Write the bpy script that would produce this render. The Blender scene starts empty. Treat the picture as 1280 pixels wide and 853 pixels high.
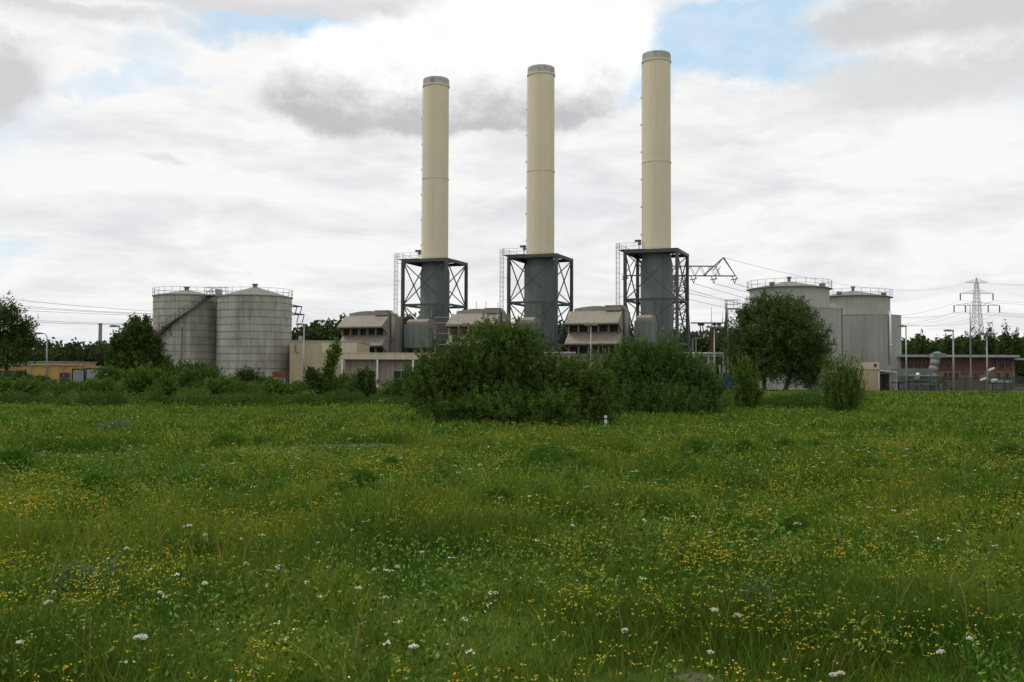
import bpy, math, random
import numpy as np
from mathutils import Vector, Matrix
R = math.radians
rng = np.random.default_rng(7)
random.seed(7)
SC = bpy.context.scene
COL = SC.collection
CS = {}

# ------------------------------------------------------------------ camera
F = 1250.0
CAMZ = 1.7
PITCH = math.atan((468 - 426.5) / F)
CR = Matrix.Rotation(R(90) + PITCH, 3, 'X') @ Matrix.Rotation(R(0.2), 3, 'Z')
cam = bpy.data.objects.new('camera', bpy.data.cameras.new('camera'))
COL.objects.link(cam)
cam.location = (0, 0, CAMZ)
cam.rotation_euler = CR.to_euler()
cam.data.sensor_width = 36
cam.data.lens = F / 1280 * 36
cam.data.clip_start = 0.1
cam.data.clip_end = 12000
SC.camera = cam

def ray(px, py):
    return CR @ Vector(((px - 640) / F, (426.5 - py) / F, -1))
def P(px, py, Y):
    d = ray(px, py)
    return Vector((0, 0, CAMZ)) + d * (Y / d.y)
def X(px, Y, py=468): return P(px, py, Y).x
def Z(px, py, Y): return P(px, py, Y).z
PAD = -0.4

# ------------------------------------------------------------------ terrain height
def sst(a, b, x):
    t = np.clip((np.asarray(x, float) - a) / (b - a), 0, 1)
    return t * t * (3 - 2 * t)
def hgt(x, y):
    x = np.asarray(x, float); y = np.asarray(y, float)
    px = 640 + x / np.maximum(y, 1) * F
    right = sst(1000, 1120, px)
    berm = 0.34 * (right * sst(44, 63, y) + (1 - right) * sst(60, 76, y))
    trough = -0.28 * sst(860, 930, px) * (1 - right) * sst(44, 52, y) * (1 - sst(56, 64, y))
    down = sst(84, 108, y)
    far = 6 * sst(300, 900, y)
    near = (0.05 * np.sin(x * 0.9 + 1.3 * np.sin(y * 0.33)) * np.cos(y * 0.7 + x * 0.2) + 0.05 * np.sin(x * 0.23 + y * 0.31)) * (1 - sst(60, 90, y))
    return (berm + trough) * (1 - down) + PAD * down + near + far * 0

# ------------------------------------------------------------------ materials
def newmat(name):
    m = bpy.data.materials.new(name); m.use_nodes = True
    nt = m.node_tree; nt.nodes.clear()
    out = nt.nodes.new('ShaderNodeOutputMaterial')
    return m, nt, out
def noise(nt, vec, scale, detail=4, rough=0.55, dist=0.0):
    n = nt.nodes.new('ShaderNodeTexNoise')
    n.inputs['Scale'].default_value = scale; n.inputs['Detail'].default_value = detail
    n.inputs['Roughness'].default_value = rough; n.inputs['Distortion'].default_value = dist
    if vec is not None: nt.links.new(vec, n.inputs['Vector'])
    return n
def ramp(nt, fac, stops):
    r = nt.nodes.new('ShaderNodeValToRGB')
    e = r.color_ramp.elements
    while len(e) < len(stops): e.new(0.5)
    for k, (p, c) in enumerate(stops):
        e[k].position = p; e[k].color = (*c, 1) if len(c) == 3 else c
    nt.links.new(fac, r.inputs[0])
    return r
def mixc(nt, a, b, fac, mode='MIX'):
    m = nt.nodes.new('ShaderNodeMix'); m.data_type = 'RGBA'; m.blend_type = mode
    for sock, v in ((m.inputs[0], fac), (m.inputs[6], a), (m.inputs[7], b)):
        if hasattr(v, 'node'): nt.links.new(v, sock)
        elif isinstance(v, (int, float)): sock.default_value = v
        else: sock.default_value = (*v, 1)
    return m.outputs[2]
def mapping(nt, vec, sc, loc=(0, 0, 0)):
    m = nt.nodes.new('ShaderNodeMapping'); nt.links.new(vec, m.inputs[0])
    m.inputs['Scale'].default_value = sc; m.inputs['Location'].default_value = loc
    return m.outputs[0]

def surf(name, col, rough=0.75, metal=0.0, var=0.25, streak=0.25, scale=0.6, dirt=None, bump=0.15, stain=0.0, spec=0.3, grain=1.0):
    """painted / concrete / metal surface: blotches, fine grain, vertical rain streaks"""
    m, nt, out = newmat(name)
    tc = nt.nodes.new('ShaderNodeNewGeometry').outputs['Position']
    c = Vector(col)
    n1 = noise(nt, tc, scale, 6, 0.6)
    lo = tuple(c * (1 - var)); hi = tuple(c * (1 + var * 0.7))
    r1 = ramp(nt, n1.outputs[0], [(0.3, lo), (0.7, hi)])
    cur = r1.outputs[0]
    n2 = noise(nt, mapping(nt, tc, (1.6, 1.6, 0.07)), 1.3, 5, 0.65)
    r2 = ramp(nt, n2.outputs[0], [(0.36, (1 - streak,) * 3), (0.62, (1, 1, 1))])
    cur = mixc(nt, cur, r2.outputs[0], 1.0, 'MULTIPLY')
    n3 = noise(nt, tc, scale * 14, 3, 0.6)
    r3 = ramp(nt, n3.outputs[0], [(0.25, (1 - .12 * grain,) * 3), (0.75, (1 + .07 * grain,) * 3)])
    cur = mixc(nt, cur, r3.outputs[0], 1.0, 'MULTIPLY')
    if stain > 0:
        n4 = noise(nt, mapping(nt, tc, (0.5, 0.5, 0.22), (5, 3, 1)), 1.0, 5, 0.6)
        r4 = ramp(nt, n4.outputs[0], [(0.5, (0, 0, 0)), (0.72, (stain,) * 3)])
        cur = mixc(nt, cur, dirt or (0.12, 0.10, 0.07), r4.outputs[0])
    b = nt.nodes.new('ShaderNodeBsdfPrincipled')
    nt.links.new(cur, b.inputs['Base Color'])
    b.inputs['Roughness'].default_value = rough; b.inputs['Metallic'].default_value = metal
    b.inputs['Specular IOR Level'].default_value = spec
    if bump:
        bp = nt.nodes.new('ShaderNodeBump'); bp.inputs['Strength'].default_value = bump; bp.inputs['Distance'].default_value = 0.05
        nt.links.new(n3.outputs[0], bp.inputs['Height']); nt.links.new(bp.outputs[0], b.inputs['Normal'])
    nt.links.new(b.outputs[0], out.inputs[0])
    return m

def leafmat(name, c1, c2, c3=None, trans=0.3, patch=None, straw=0.0):
    m, nt, out = newmat(name)
    at = nt.nodes.new('ShaderNodeAttribute'); at.attribute_name = 'rnd'
    stops = [(0.0, c1), (0.6, c2), (0.95, c3 or c2)]
    cur = ramp(nt, at.outputs['Fac'], stops).outputs[0]
    geo = nt.nodes.new('ShaderNodeNewGeometry').outputs['Position']
    if patch:
        n = noise(nt, geo, patch[0], 5, 0.65, 0.6)
        f = ramp(nt, n.outputs[0], [(0.42, (0, 0, 0)), (0.62, (1, 1, 1))]).outputs[0]
        sc = nt.nodes.new('ShaderNodeMath'); sc.operation = 'MULTIPLY'; sc.inputs[1].default_value = patch[2]
        nt.links.new(f, sc.inputs[0])
        cur = mixc(nt, cur, patch[1], sc.outputs[0])
    if straw > 0:
        g = nt.nodes.new('ShaderNodeMath'); g.operation = 'GREATER_THAN'; g.inputs[1].default_value = 1 - straw
        nt.links.new(at.outputs['Fac'], g.inputs[0])
        cur = mixc(nt, cur, (0.24, 0.2, 0.09), g.outputs[0])
    d = nt.nodes.new('ShaderNodeBsdfDiffuse')
    t = nt.nodes.new('ShaderNodeBsdfTranslucent')
    nt.links.new(cur, d.inputs[0]); nt.links.new(cur, t.inputs[0])
    mx = nt.nodes.new('ShaderNodeMixShader'); mx.inputs[0].default_value = trans
    nt.links.new(d.outputs[0], mx.inputs[1]); nt.links.new(t.outputs[0], mx.inputs[2])
    nt.links.new(mx.outputs[0], out.inputs[0])
    return m

M = {}
M['flue'] = surf('flue_cream_paint', (0.60, 0.54, 0.38), 0.6, var=0.05, streak=0.07, scale=0.12, bump=0.0, grain=0.15)
M['fluecap'] = surf('flue_cap_grey', (0.4, 0.4, 0.36), 0.7, var=0.25, streak=0.25, scale=0.8)
M['casing'] = surf('casing_green_grey', (0.155, 0.182, 0.17), 0.65, var=0.1, streak=0.22, scale=0.3, bump=0.05)
M['steel'] = surf('frame_steel', (0.068, 0.08, 0.073), 0.6, var=0.15, streak=0.15, scale=0.8)
M['galv'] = surf('galvanised_steel', (0.35, 0.36, 0.36), 0.5, 0.4, var=0.15, streak=0.1)
M['intake'] = surf('intake_taupe', (0.275, 0.25, 0.2), 0.75, var=0.08, streak=0.2, scale=0.35, stain=0.25, grain=.4)
M['roofgrey'] = surf('intake_roof', (0.26, 0.255, 0.215), 0.7, var=0.12, streak=0.15, scale=0.5)
M['dark'] = surf('louvre_dark', (0.03, 0.028, 0.025), 0.8, var=0.2)
M['duct'] = surf('duct_green_grey', (0.2, 0.225, 0.2), 0.6, var=0.15, streak=0.35, scale=0.4)
M['duct2'] = surf('duct_brown_grey', (0.28, 0.25, 0.20), 0.7, var=0.15, streak=0.2)
M['tankold'] = surf('weathered_tank_steel', (0.41, 0.40, 0.335), 0.65, 0.0, var=0.2, streak=0.36, scale=0.3, stain=0.6, dirt=(0.15, 0.135, 0.095), bump=0.05)
M['tankseam'] = surf('tank_seam_steel', (0.17, 0.165, 0.135), 0.7, var=0.2)
M['tankroof'] = surf('tank_roof_steel', (0.2, 0.2, 0.18), 0.7, var=0.15, streak=0.1)
M['tanknew'] = surf('concrete_tank_grey', (0.385, 0.39, 0.345), 0.8, var=0.07, streak=0.16, scale=0.3, stain=0.2, bump=0.05, dirt=(0.2,0.19,0.16))
M['tanknew2'] = surf('concrete_ring_grey', (0.335, 0.34, 0.3), 0.8, var=0.08, streak=0.18, scale=0.3, stain=0.25, bump=0.05, dirt=(0.18,0.17,0.14))
M['beige'] = surf('beige_cladding', (0.44, 0.38, 0.24), 0.75, var=0.06, streak=0.2, scale=0.4)
M['beige2'] = surf('pale_beige_fascia', (0.56, 0.50, 0.34), 0.75, var=0.07, streak=0.2, scale=0.4)
M['beige3'] = surf('grey_beige_wall', (0.30, 0.27, 0.205), 0.75, var=0.12, streak=0.3, scale=0.6)
M['yellow'] = surf('yellow_render', (0.50, 0.32, 0.10), 0.8, var=0.08, streak=0.15)
M['ochre'] = surf('ochre_brick', (0.29, 0.18, 0.10), 0.85, var=0.12, streak=0.15)
M['concrete'] = surf('pale_concrete', (0.42, 0.41, 0.37), 0.85, var=0.12, streak=0.25, stain=0.2)
M['asphalt'] = surf('yard_asphalt', (0.09, 0.09, 0.085), 0.9, var=0.2, streak=0)
M['white'] = surf('white_paint', (0.7, 0.7, 0.68), 0.6, var=0.06, streak=0.1)
M['palegrey'] = surf('pale_grey_sheet', (0.34, 0.36, 0.35), 0.6, var=0.08, streak=0.2)
M['midgrey'] = surf('mid_grey_sheet', (0.2, 0.22, 0.22), 0.6, var=0.1, streak=0.2)
M['red'] = surf('rust_red_paint', (0.2, 0.05, 0.03), 0.7, var=0.2, streak=0.2)
M['blue'] = surf('blue_paint', (0.025, 0.05, 0.17), 0.6, var=0.1, streak=0.15)
M['greenfence'] = surf('dark_green_wire', (0.04, 0.065, 0.055), 0.7, var=0.1, streak=0)
M['brownpole'] = surf('brown_pole', (0.07, 0.05, 0.035), 0.8, var=0.2, streak=0.1)
M['bark'] = surf('bark', (0.09, 0.075, 0.055), 0.9, var=0.3, streak=0.2, scale=3)
M['glass'] = surf('dark_window_glass', (0.02, 0.025, 0.03), 0.15, var=0.1, streak=0, bump=0, spec=0.5)
M['wire'] = surf('conductor', (0.12, 0.12, 0.125), 0.6, var=0.1, streak=0, bump=0)
M['pylonsteel'] = surf('pylon_steel', (0.62, 0.63, 0.64), 0.6, 0.0, var=0.1, streak=0)
M['pylondark'] = surf('pylon_dark_steel', (0.06, 0.065, 0.065), 0.6, var=0.1, streak=0)
M['stackbrick'] = surf('distant_chimney_concrete', (0.3, 0.25, 0.22), 0.85, var=0.1)

def brickmat():
    m, nt, out = newmat('red_brick')
    tc = nt.nodes.new('ShaderNodeTexCoord').outputs['Object']
    sep = nt.nodes.new('ShaderNodeSeparateXYZ'); nt.links.new(tc, sep.inputs[0])
    ad = nt.nodes.new('ShaderNodeMath'); nt.links.new(sep.outputs[0], ad.inputs[0]); nt.links.new(sep.outputs[1], ad.inputs[1])
    cb = nt.nodes.new('ShaderNodeCombineXYZ'); nt.links.new(ad.outputs[0], cb.inputs[0]); nt.links.new(sep.outputs[2], cb.inputs[1])
    b = nt.nodes.new('ShaderNodeTexBrick'); nt.links.new(cb.outputs[0], b.inputs[0])
    b.inputs['Scale'].default_value = 1; b.inputs['Brick Width'].default_value = 0.25; b.inputs['Row Height'].default_value = 0.083
    b.inputs['Mortar Size'].default_value = 0.006
    b.inputs['Color1'].default_value = (0.19, 0.075, 0.05, 1); b.inputs['Color2'].default_value = (0.14, 0.055, 0.038, 1); b.inputs['Mortar'].default_value = (0.18, 0.15, 0.13, 1)
    n = noise(nt, tc, 0.7, 5)
    r = ramp(nt, n.outputs[0], [(0.3, (0.8,) * 3), (0.7, (1.1,) * 3)])
    c = mixc(nt, b.outputs[0], r.outputs[0], 1.0, 'MULTIPLY')
    p = nt.nodes.new('ShaderNodeBsdfPrincipled'); p.inputs['Roughness'].default_value = 0.9
    nt.links.new(c, p.inputs['Base Color']); nt.links.new(p.outputs[0], out.inputs[0])
    return m
M['brick'] = brickmat()

GRASSY = (0.28, 0.285, 0.032)
M['grass'] = leafmat('grass_blades', (0.042, 0.095, 0.012), (0.11, 0.205, 0.024), (0.26, 0.35, 0.055), 0.38, patch=(0.3, GRASSY, 0.42), straw=0.03)
M['clump'] = leafmat('weed_leaves', (0.045, 0.11, 0.014), (0.07, 0.16, 0.02), (0.12, 0.21, 0.03), 0.33)
M['herb'] = leafmat('herb_leaves', (0.026, 0.07, 0.011), (0.09, 0.175, 0.026), (0.22, 0.32, 0.065), 0.3)
M['silver'] = leafmat('silvery_leaves', (0.08, 0.13, 0.06), (0.13, 0.18, 0.09), (0.2, 0.25, 0.15), 0.25)
M['shrub'] = leafmat('shrub_leaves', (0.045, 0.085, 0.016), (0.08, 0.135, 0.026), (0.16, 0.225, 0.055), 0.36)
M['shrub3'] = leafmat('willow_shrub_leaves', (0.042, 0.082, 0.018), (0.075, 0.13, 0.03), (0.15, 0.22, 0.06), 0.34)
M['shrub2'] = leafmat('light_shrub_leaves', (0.055, 0.1, 0.017), (0.09, 0.15, 0.026), (0.16, 0.22, 0.045), 0.34)
M['willow'] = leafmat('willow_leaves', (0.042, 0.068, 0.02), (0.075, 0.11, 0.032), (0.15, 0.19, 0.065), 0.32)
M['darktree'] = leafmat('dark_tree_leaves', (0.035, 0.06, 0.016), (0.058, 0.095, 0.024), (0.10, 0.145, 0.038), 0.3)
M['wood'] = leafmat('far_wood_leaves', (0.03, 0.046, 0.018), (0.046, 0.068, 0.024), (0.072, 0.098, 0.036), 0.2, patch=(0.05, (0.055, 0.07, 0.028), 0.5))
M['yellowfl'] = leafmat('yellow_petals', (0.40, 0.37, 0.04), (0.52, 0.43, 0.04), (0.56, 0.32, 0.03), 0.2)
M['whitefl'] = leafmat('white_petals', (0.5, 0.51, 0.38), (0.62, 0.62, 0.5), (0.72, 0.71, 0.62), 0.2)
M['stalk'] = leafmat('dry_stalk', (0.25, 0.19, 0.09), (0.3, 0.24, 0.12), None, 0.1)
M['stem'] = leafmat('green_stems', (0.06, 0.1, 0.03), (0.08, 0.12, 0.035), None, 0.1)

def groundmat():
    m, nt, out = newmat('meadow_ground')
    geo = nt.nodes.new('ShaderNodeNewGeometry').outputs['Position']
    n1 = noise(nt, geo, 0.35, 5, 0.65, 0.6)
    n2 = noise(nt, geo, 3.0, 5, 0.7)
    g = ramp(nt, n2.outputs[0], [(0.3, (0.025, 0.05, 0.009)), (0.55, (0.05, 0.09, 0.015)), (0.8, (0.08, 0.105, 0.026))]).outputs[0]
    f = ramp(nt, n1.outputs[0], [(0.42, (0, 0, 0)), (0.62, (0.5, 0.5, 0.5))]).outputs[0]
    c = mixc(nt, g, (0.075, 0.085, 0.016), f)
    # bare soil track and bare patches, fixed in the world
    sep = nt.nodes.new('ShaderNodeSeparateXYZ'); nt.links.new(geo, sep.inputs[0])
    n3 = noise(nt, geo, 1.2, 4, 0.6)
    def patch(cx, cy, rx, ry, c):
        mp = mapping(nt, geo, (1 / rx, 1 / ry, 0.0), (-cx / rx, -cy / ry, 0))
        ln = nt.nodes.new('ShaderNodeVectorMath'); ln.operation = 'LENGTH'; nt.links.new(mp, ln.inputs[0])
        ad = nt.nodes.new('ShaderNodeMath'); ad.operation = 'ADD'; nt.links.new(ln.outputs['Value'], ad.inputs[0]); nt.links.new(n3.outputs[0], ad.inputs[1])
        r = ramp(nt, ad.outputs[0], [(0.0, (1, 1, 1)), (1.0, (1, 1, 1))])
        mr = nt.nodes.new('ShaderNodeMapRange'); mr.inputs[1].default_value = 1.7; mr.inputs[2].default_value = 1.2; mr.inputs[3].default_value = 0; mr.inputs[4].default_value = 0.85
        nt.links.new(ad.outputs[0], mr.inputs[0])
        return mixc(nt, c, (0.12, 0.105, 0.075), mr.outputs[0])
    for q in SOIL: c = patch(*q, c)
    b = nt.nodes.new('ShaderNodeBsdfPrincipled'); b.inputs['Roughness'].default_value = 0.95; b.inputs['Specular IOR Level'].default_value = 0.0
    nt.links.new(c, b.inputs['Base Color'])
    bp = nt.nodes.new('ShaderNodeBump'); bp.inputs['Strength'].default_value = 0.6; bp.inputs['Distance'].default_value = 0.08
    nt.links.new(n2.outputs[0], bp.inputs['Height']); nt.links.new(bp.outputs[0], b.inputs['Normal'])
    nt.links.new(b.outputs[0], out.inputs[0])
    return m
SOIL = [(-6.6, 22.3, 2.2, 0.55), (-4.0, 23.2, 1.6, 0.4), (1.02, 5.6, 0.15, 0.08), (-9.6, 21.6, 1.6, 0.4)]
M['ground'] = groundmat()

# ------------------------------------------------------------------ object helpers
def tag(o, label=None, cat=None, group=None, kind=None):
    if label: o['label'] = label
    if cat: o['category'] = cat
    if group: o['group'] = group
    if kind: o['kind'] = kind
    return o
def thing(name, label, cat, loc=(0, 0, 0), rz=0.0, group=None):
    o = bpy.data.objects.new(name, None); COL.objects.link(o)
    o.location = loc; o.rotation_euler = (0, 0, rz); o.empty_display_size = 0.5
    return tag(o, label, cat, group)
def copy_tree(o, parent=None):
    c = o.copy(); COL.objects.link(c); c.parent = parent
    for ch in list(o.children): copy_tree(ch, c)
    return c

class MB:
    def __init__(s): s.v = []; s.f = []; s.m = []; s.mi = 0; s.sm = []; s.smooth = False
    def add(s, vs, fs):
        b = len(s.v); s.v += [tuple(p) for p in vs]
        for f in fs: s.f.append(tuple(b + i for i in f)); s.m.append(s.mi); s.sm.append(s.smooth)
        return s
    def box(s, c, d, rz=0.0):
        cx, cy, cz = c; a, b, h = d[0] / 2, d[1] / 2, d[2] / 2
        co, si = math.cos(rz), math.sin(rz)
        vs = []
        for z in (-h, h):
            for x, y in ((-a, -b), (a, -b), (a, b), (-a, b)):
                vs.append((cx + x * co - y * si, cy + x * si + y * co, cz + z))
        return s.add(vs, [(0, 3, 2, 1), (4, 5, 6, 7), (0, 1, 5, 4), (1, 2, 6, 5), (2, 3, 7, 6), (3, 0, 4, 7)])
    def bb(s, x0, x1, y0, y1, z0, z1):
        return s.box(((x0 + x1) / 2, (y0 + y1) / 2, (z0 + z1) / 2), (abs(x1 - x0), abs(y1 - y0), abs(z1 - z0)))
    def tube(s, p0, p1, r0, r1=None, n=8):
        r1 = r0 if r1 is None else r1
        p0 = Vector(p0); p1 = Vector(p1); d = (p1 - p0)
        if d.length < 1e-6: return s
        d.normalize(); a = d.orthogonal().normalized(); b = d.cross(a)
        vs = []
        for p, r in ((p0, r0), (p1, r1)):
            for k in range(n):
                t = 2 * math.pi * k / n + math.pi / n
                vs.append(p + a * (r * math.cos(t)) + b * (r * math.sin(t)))
        fs = [(k, (k + 1) % n, n + (k + 1) % n, n + k) for k in range(n)]
        fs += [tuple(range(n - 1, -1, -1)), tuple(range(n, 2 * n))]
        return s.add(vs, fs)
    def bar(s, p0, p1, w):
        p0 = Vector(p0); p1 = Vector(p1); d = (p1 - p0).normalized()
        up = Vector((0, 0, 1)) if abs(d.z) < 0.95 else Vector((1, 0, 0))
        a = d.cross(up).normalized() * (w / 2); b = d.cross(a).normalized() * (w / 2)
        vs = [p + q for p in (p0, p1) for q in (a + b, a - b, -a - b, -a + b)]
        return s.add(vs, [(0, 1, 2, 3), (7, 6, 5, 4), (0, 4, 5, 1), (1, 5, 6, 2), (2, 6, 7, 3), (3, 7, 4, 0)])
    def path(s, pts, r, n=6):
        for a, b in zip(pts[:-1], pts[1:]): s.tube(a, b, r, n=n)
        return s
    def lathe(s, prof, n=64, c=(0, 0), cap=False):
        vs = [(c[0] + r * math.cos(2 * math.pi * k / n), c[1] + r * math.sin(2 * math.pi * k / n), z) for r, z in prof for k in range(n)]
        fs = [(i * n + k, i * n + (k + 1) % n, (i + 1) * n + (k + 1) % n, (i + 1) * n + k) for i in range(len(prof) - 1) for k in range(n)]
        if cap: fs += [tuple((len(prof) - 1) * n + k for k in range(n))]
        return s.add(vs, fs)
    def prism(s, poly, x0, x1):
        """poly of (y,z) extruded along x"""
        n = len(poly)
        vs = [(x0, y, z) for y, z in poly] + [(x1, y, z) for y, z in poly]
        fs = [(k, (k + 1) % n, n + (k + 1) % n, n + k) for k in range(n)] + [tuple(range(n - 1, -1, -1)), tuple(range(n, 2 * n))]
        return s.add(vs, fs)
    def build(s, name, mats, parent=None, loc=None, autosmooth=False):
        me = bpy.data.meshes.new(name); me.from_pydata(s.v, [], s.f)
        if not isinstance(mats, (list, tuple)): mats = [mats]
        for m in mats: me.materials.append(m)
        me.polygons.foreach_set('material_index', s.m)
        me.polygons.foreach_set('use_smooth', s.sm)
        me.update()
        import bmesh
        bm = bmesh.new(); bm.from_mesh(me); bmesh.ops.recalc_face_normals(bm, faces=bm.faces); bm.to_mesh(me); bm.free()
        o = bpy.data.objects.new(name, me); COL.objects.link(o)
        if parent: o.parent = parent
        if loc: o.location = loc
        return o

def npmesh(name, verts, quads, mat, rnd, parent=None, tris=None, loc=None):
    """fast mesh: verts Nx3, quads Mx4, tris Kx3, rnd per face (quads then tris)"""
    me = bpy.data.meshes.new(name)
    nv = len(verts); nq = len(quads); ntr = 0 if tris is None else len(tris)
    me.vertices.add(nv); me.vertices.foreach_set('co', np.asarray(verts, np.float32).ravel())
    loops = [np.asarray(quads, np.int32).ravel()]
    starts = [np.arange(nq) * 4]; tot = [np.full(nq, 4)]
    if ntr:
        loops.append(np.asarray(tris, np.int32).ravel()); starts.append(nq * 4 + np.arange(ntr) * 3); tot.append(np.full(ntr, 3))
    loops = np.concatenate(loops)
    me.loops.add(len(loops)); me.loops.foreach_set('vertex_index', loops)
    me.polygons.add(nq + ntr)
    me.polygons.foreach_set('loop_start', np.concatenate(starts).astype(np.int32))
    me.update(calc_edges=True)
    a = me.attributes.new('rnd', 'FLOAT', 'FACE'); a.data.foreach_set('value', np.asarray(rnd, np.float32))
    me.materials.append(mat)
    o = bpy.data.objects.new(name, me); COL.objects.link(o)
    if parent: o.parent = parent
    if loc is not None: o.location = loc
    return o

def unit(a): return a / np.maximum(np.linalg.norm(a, axis=1, keepdims=True), 1e-9)
def leafquads(pos, axis, length, width, g):
    n = len(pos)
    a = unit(axis)
    b = unit(np.cross(a, unit(g.normal(size=(n, 3)))))
    L = (length * g.uniform(0.7, 1.3, n))[:, None] / 2; W = (width * g.uniform(0.7, 1.3, n))[:, None] / 2
    v = np.stack([pos - a * L, pos + b * W - a * L * 0.2, pos + a * L, pos - b * W - a * L * 0.2], 1).reshape(-1, 3)
    q = np.arange(4 * n).reshape(n, 4)
    return v, q

def foliage(name, lobes, n_shoots, per, shoot_len, spread, leaf, mat, parent, seed=1, up=0.5, out=0.6, shell=0.45, droop=0.0, zmin=0.0, rough=0.25):
    g = np.random.default_rng(seed)
    lobes = np.array(lobes, float)
    w = (lobes[:, 3] * lobes[:, 4] * lobes[:, 5]) ** (2 / 3); w /= w.sum()
    k = g.choice(len(lobes), n_shoots, p=w)
    d = unit(g.normal(size=(n_shoots, 3)))
    ph = g.uniform(0, 6.28, (4,))
    bumpy = 1 + rough * (np.sin(d[:, 0] * 5 + ph[0] + k) * np.sin(d[:, 2] * 6 + ph[1]) * 0.6 + g.uniform(-0.5, 0.5, n_shoots))
    r = g.uniform(0, 1, n_shoots) ** shell * bumpy
    c = lobes[k, :3] + d * lobes[k, 3:6] * r[:, None]
    c[:, 2] = np.maximum(c[:, 2], zmin + g.uniform(0, 0.1, n_shoots) * lobes[k, 5])
    ax = unit(d * out + np.array([0, 0, up]) + g.normal(size=(n_shoots, 3)) * 0.35)
    sr = g.uniform(0, 1, n_shoots)
    t = g.uniform(-0.5, 0.5, (n_shoots, per))
    sl = shoot_len * g.uniform(0.5, 1.5, n_shoots)
    pos = c[:, None, :] + ax[:, None, :] * (t * sl[:, None])[:, :, None] + g.normal(size=(n_shoots, per, 3)) * spread * (1 - 0.6 * (t + 0.5))[:, :, None]
    pos[:, :, 2] -= droop * (t + 0.5) ** 2
    pos = pos.reshape(-1, 3)
    a = np.repeat(ax, per, 0) * 0.9 + g.normal(size=(len(pos), 3)) * 0.7
    a[:, 2] -= droop * 0.8
    v, q = leafquads(pos, a, np.full(len(pos), leaf[0]), leaf[1], g)
    rnd = np.clip(np.repeat(sr, per) * 0.6 + g.uniform(0, 0.4, len(pos)), 0, 1)
    v[:, 2] = np.maximum(v[:, 2], zmin - 0.05)
    return npmesh(name, v, q, mat, rnd, parent), c

def limbs(mb, base, tips, r0, r1, wob=0.1, segs=4):
    for tp in tips:
        b = Vector(base); t = Vector(tp); prev = b
        for i in range(1, segs + 1):
            f = i / segs
            p = b.lerp(t, f); p.z = b.z + (t.z - b.z) * (f ** 0.85)
            if i < segs: p += Vector((random.uniform(-wob, wob), random.uniform(-wob, wob), 0))
            mb.tube(prev, p, r0 + (r1 - r0) * (i - 1) / segs, r0 + (r1 - r0) * f, n=7)
            prev = p

def gz(x, y): return float(hgt(x, y))
def plantat(px, Y): 
    x = X(px, Y); return (x, Y, gz(x, Y))

# ------------------------------------------------------------------ ground
def make_ground():
    ys = np.concatenate([np.arange(-20, 0, 2), np.arange(0, 40, 0.5), np.arange(40, 120, 1.0), np.arange(120, 300, 10), np.geomspace(300, 9000, 30)])
    xs0 = np.concatenate([np.arange(0, 30, 0.75), np.arange(30, 90, 2), np.geomspace(90, 7000, 30)])
    xs = np.concatenate([-xs0[::-1][:-1], xs0])
    gx, gy = np.meshgrid(xs, ys)
    v = np.stack([gx, gy, hgt(gx, gy)], -1).reshape(-1, 3)
    nx, ny = len(xs), len(ys)
    i, j = np.meshgrid(np.arange(nx - 1), np.arange(ny - 1))
    a = (j * nx + i).ravel()
    q = np.stack([a, a + 1, a + nx + 1, a + nx], 1)
    o = npmesh('ground', v, q, M['ground'], np.zeros(len(q)))
    o.data.polygons.foreach_set('use_smooth', [True] * len(q))
    tag(o, kind='structure')
    mb = MB(); mb.add([(-75, 112, PAD + .012), (75, 112, PAD + .012), (110, 235, PAD + .012), (-80, 235, PAD + .012)], [(0, 1, 2, 3)])
    tag(mb.build('plant_yard', M['asphalt']), kind='structure')
make_ground()

# ------------------------------------------------------------------ grass
def patchn(x, y, s, ph=0.0):
    return (np.sin(x * s + ph + 1.7 * np.sin(y * s * 0.7 + ph)) * np.cos(y * s * 1.1 + 1.3 * np.sin(x * s * 0.8 + 2 * ph)) + 1) / 2
_lat = np.random.default_rng(5).uniform(0, 1, (257, 257))
def vn(x, y, s, o=0.0):
    x = np.asarray(x) * s + o + 1000.3; y = np.asarray(y) * s + o * 1.7 + 1000.7
    xi = np.floor(x).astype(int); yi = np.floor(y).astype(int); fx = x - xi; fy = y - yi
    fx = fx * fx * (3 - 2 * fx); fy = fy * fy * (3 - 2 * fy)
    a = _lat[xi % 256, yi % 256]; b = _lat[(xi + 1) % 256, yi % 256]; c = _lat[xi % 256, (yi + 1) % 256]; d = _lat[(xi + 1) % 256, (yi + 1) % 256]
    return (a * (1 - fx) + b * fx) * (1 - fy) + (c * (1 - fx) + d * fx) * fy
def fb(x, y, s, o=0.0): return (vn(x, y, s, o) * .5 + vn(x, y, s * 2.1, o + 7) * .3 + vn(x, y, s * 4.3, o + 13) * .2)
def soilmask(x, y):
    m = np.zeros_like(x)
    for cx, cy, rx, ry in SOIL:
        m = np.maximum(m, (((x - cx) / rx) ** 2 + ((y - cy) / ry) ** 2 < 0.75).astype(float))
    return m
def scatter(y0, y1, dens, side=0.60):
    n = int(side * (y1 * y1 - y0 * y0) * dens)
    y = np.sqrt(rng.uniform(y0 * y0, y1 * y1, n)); x = y * rng.uniform(-side, side, n)
    return x, y
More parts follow.
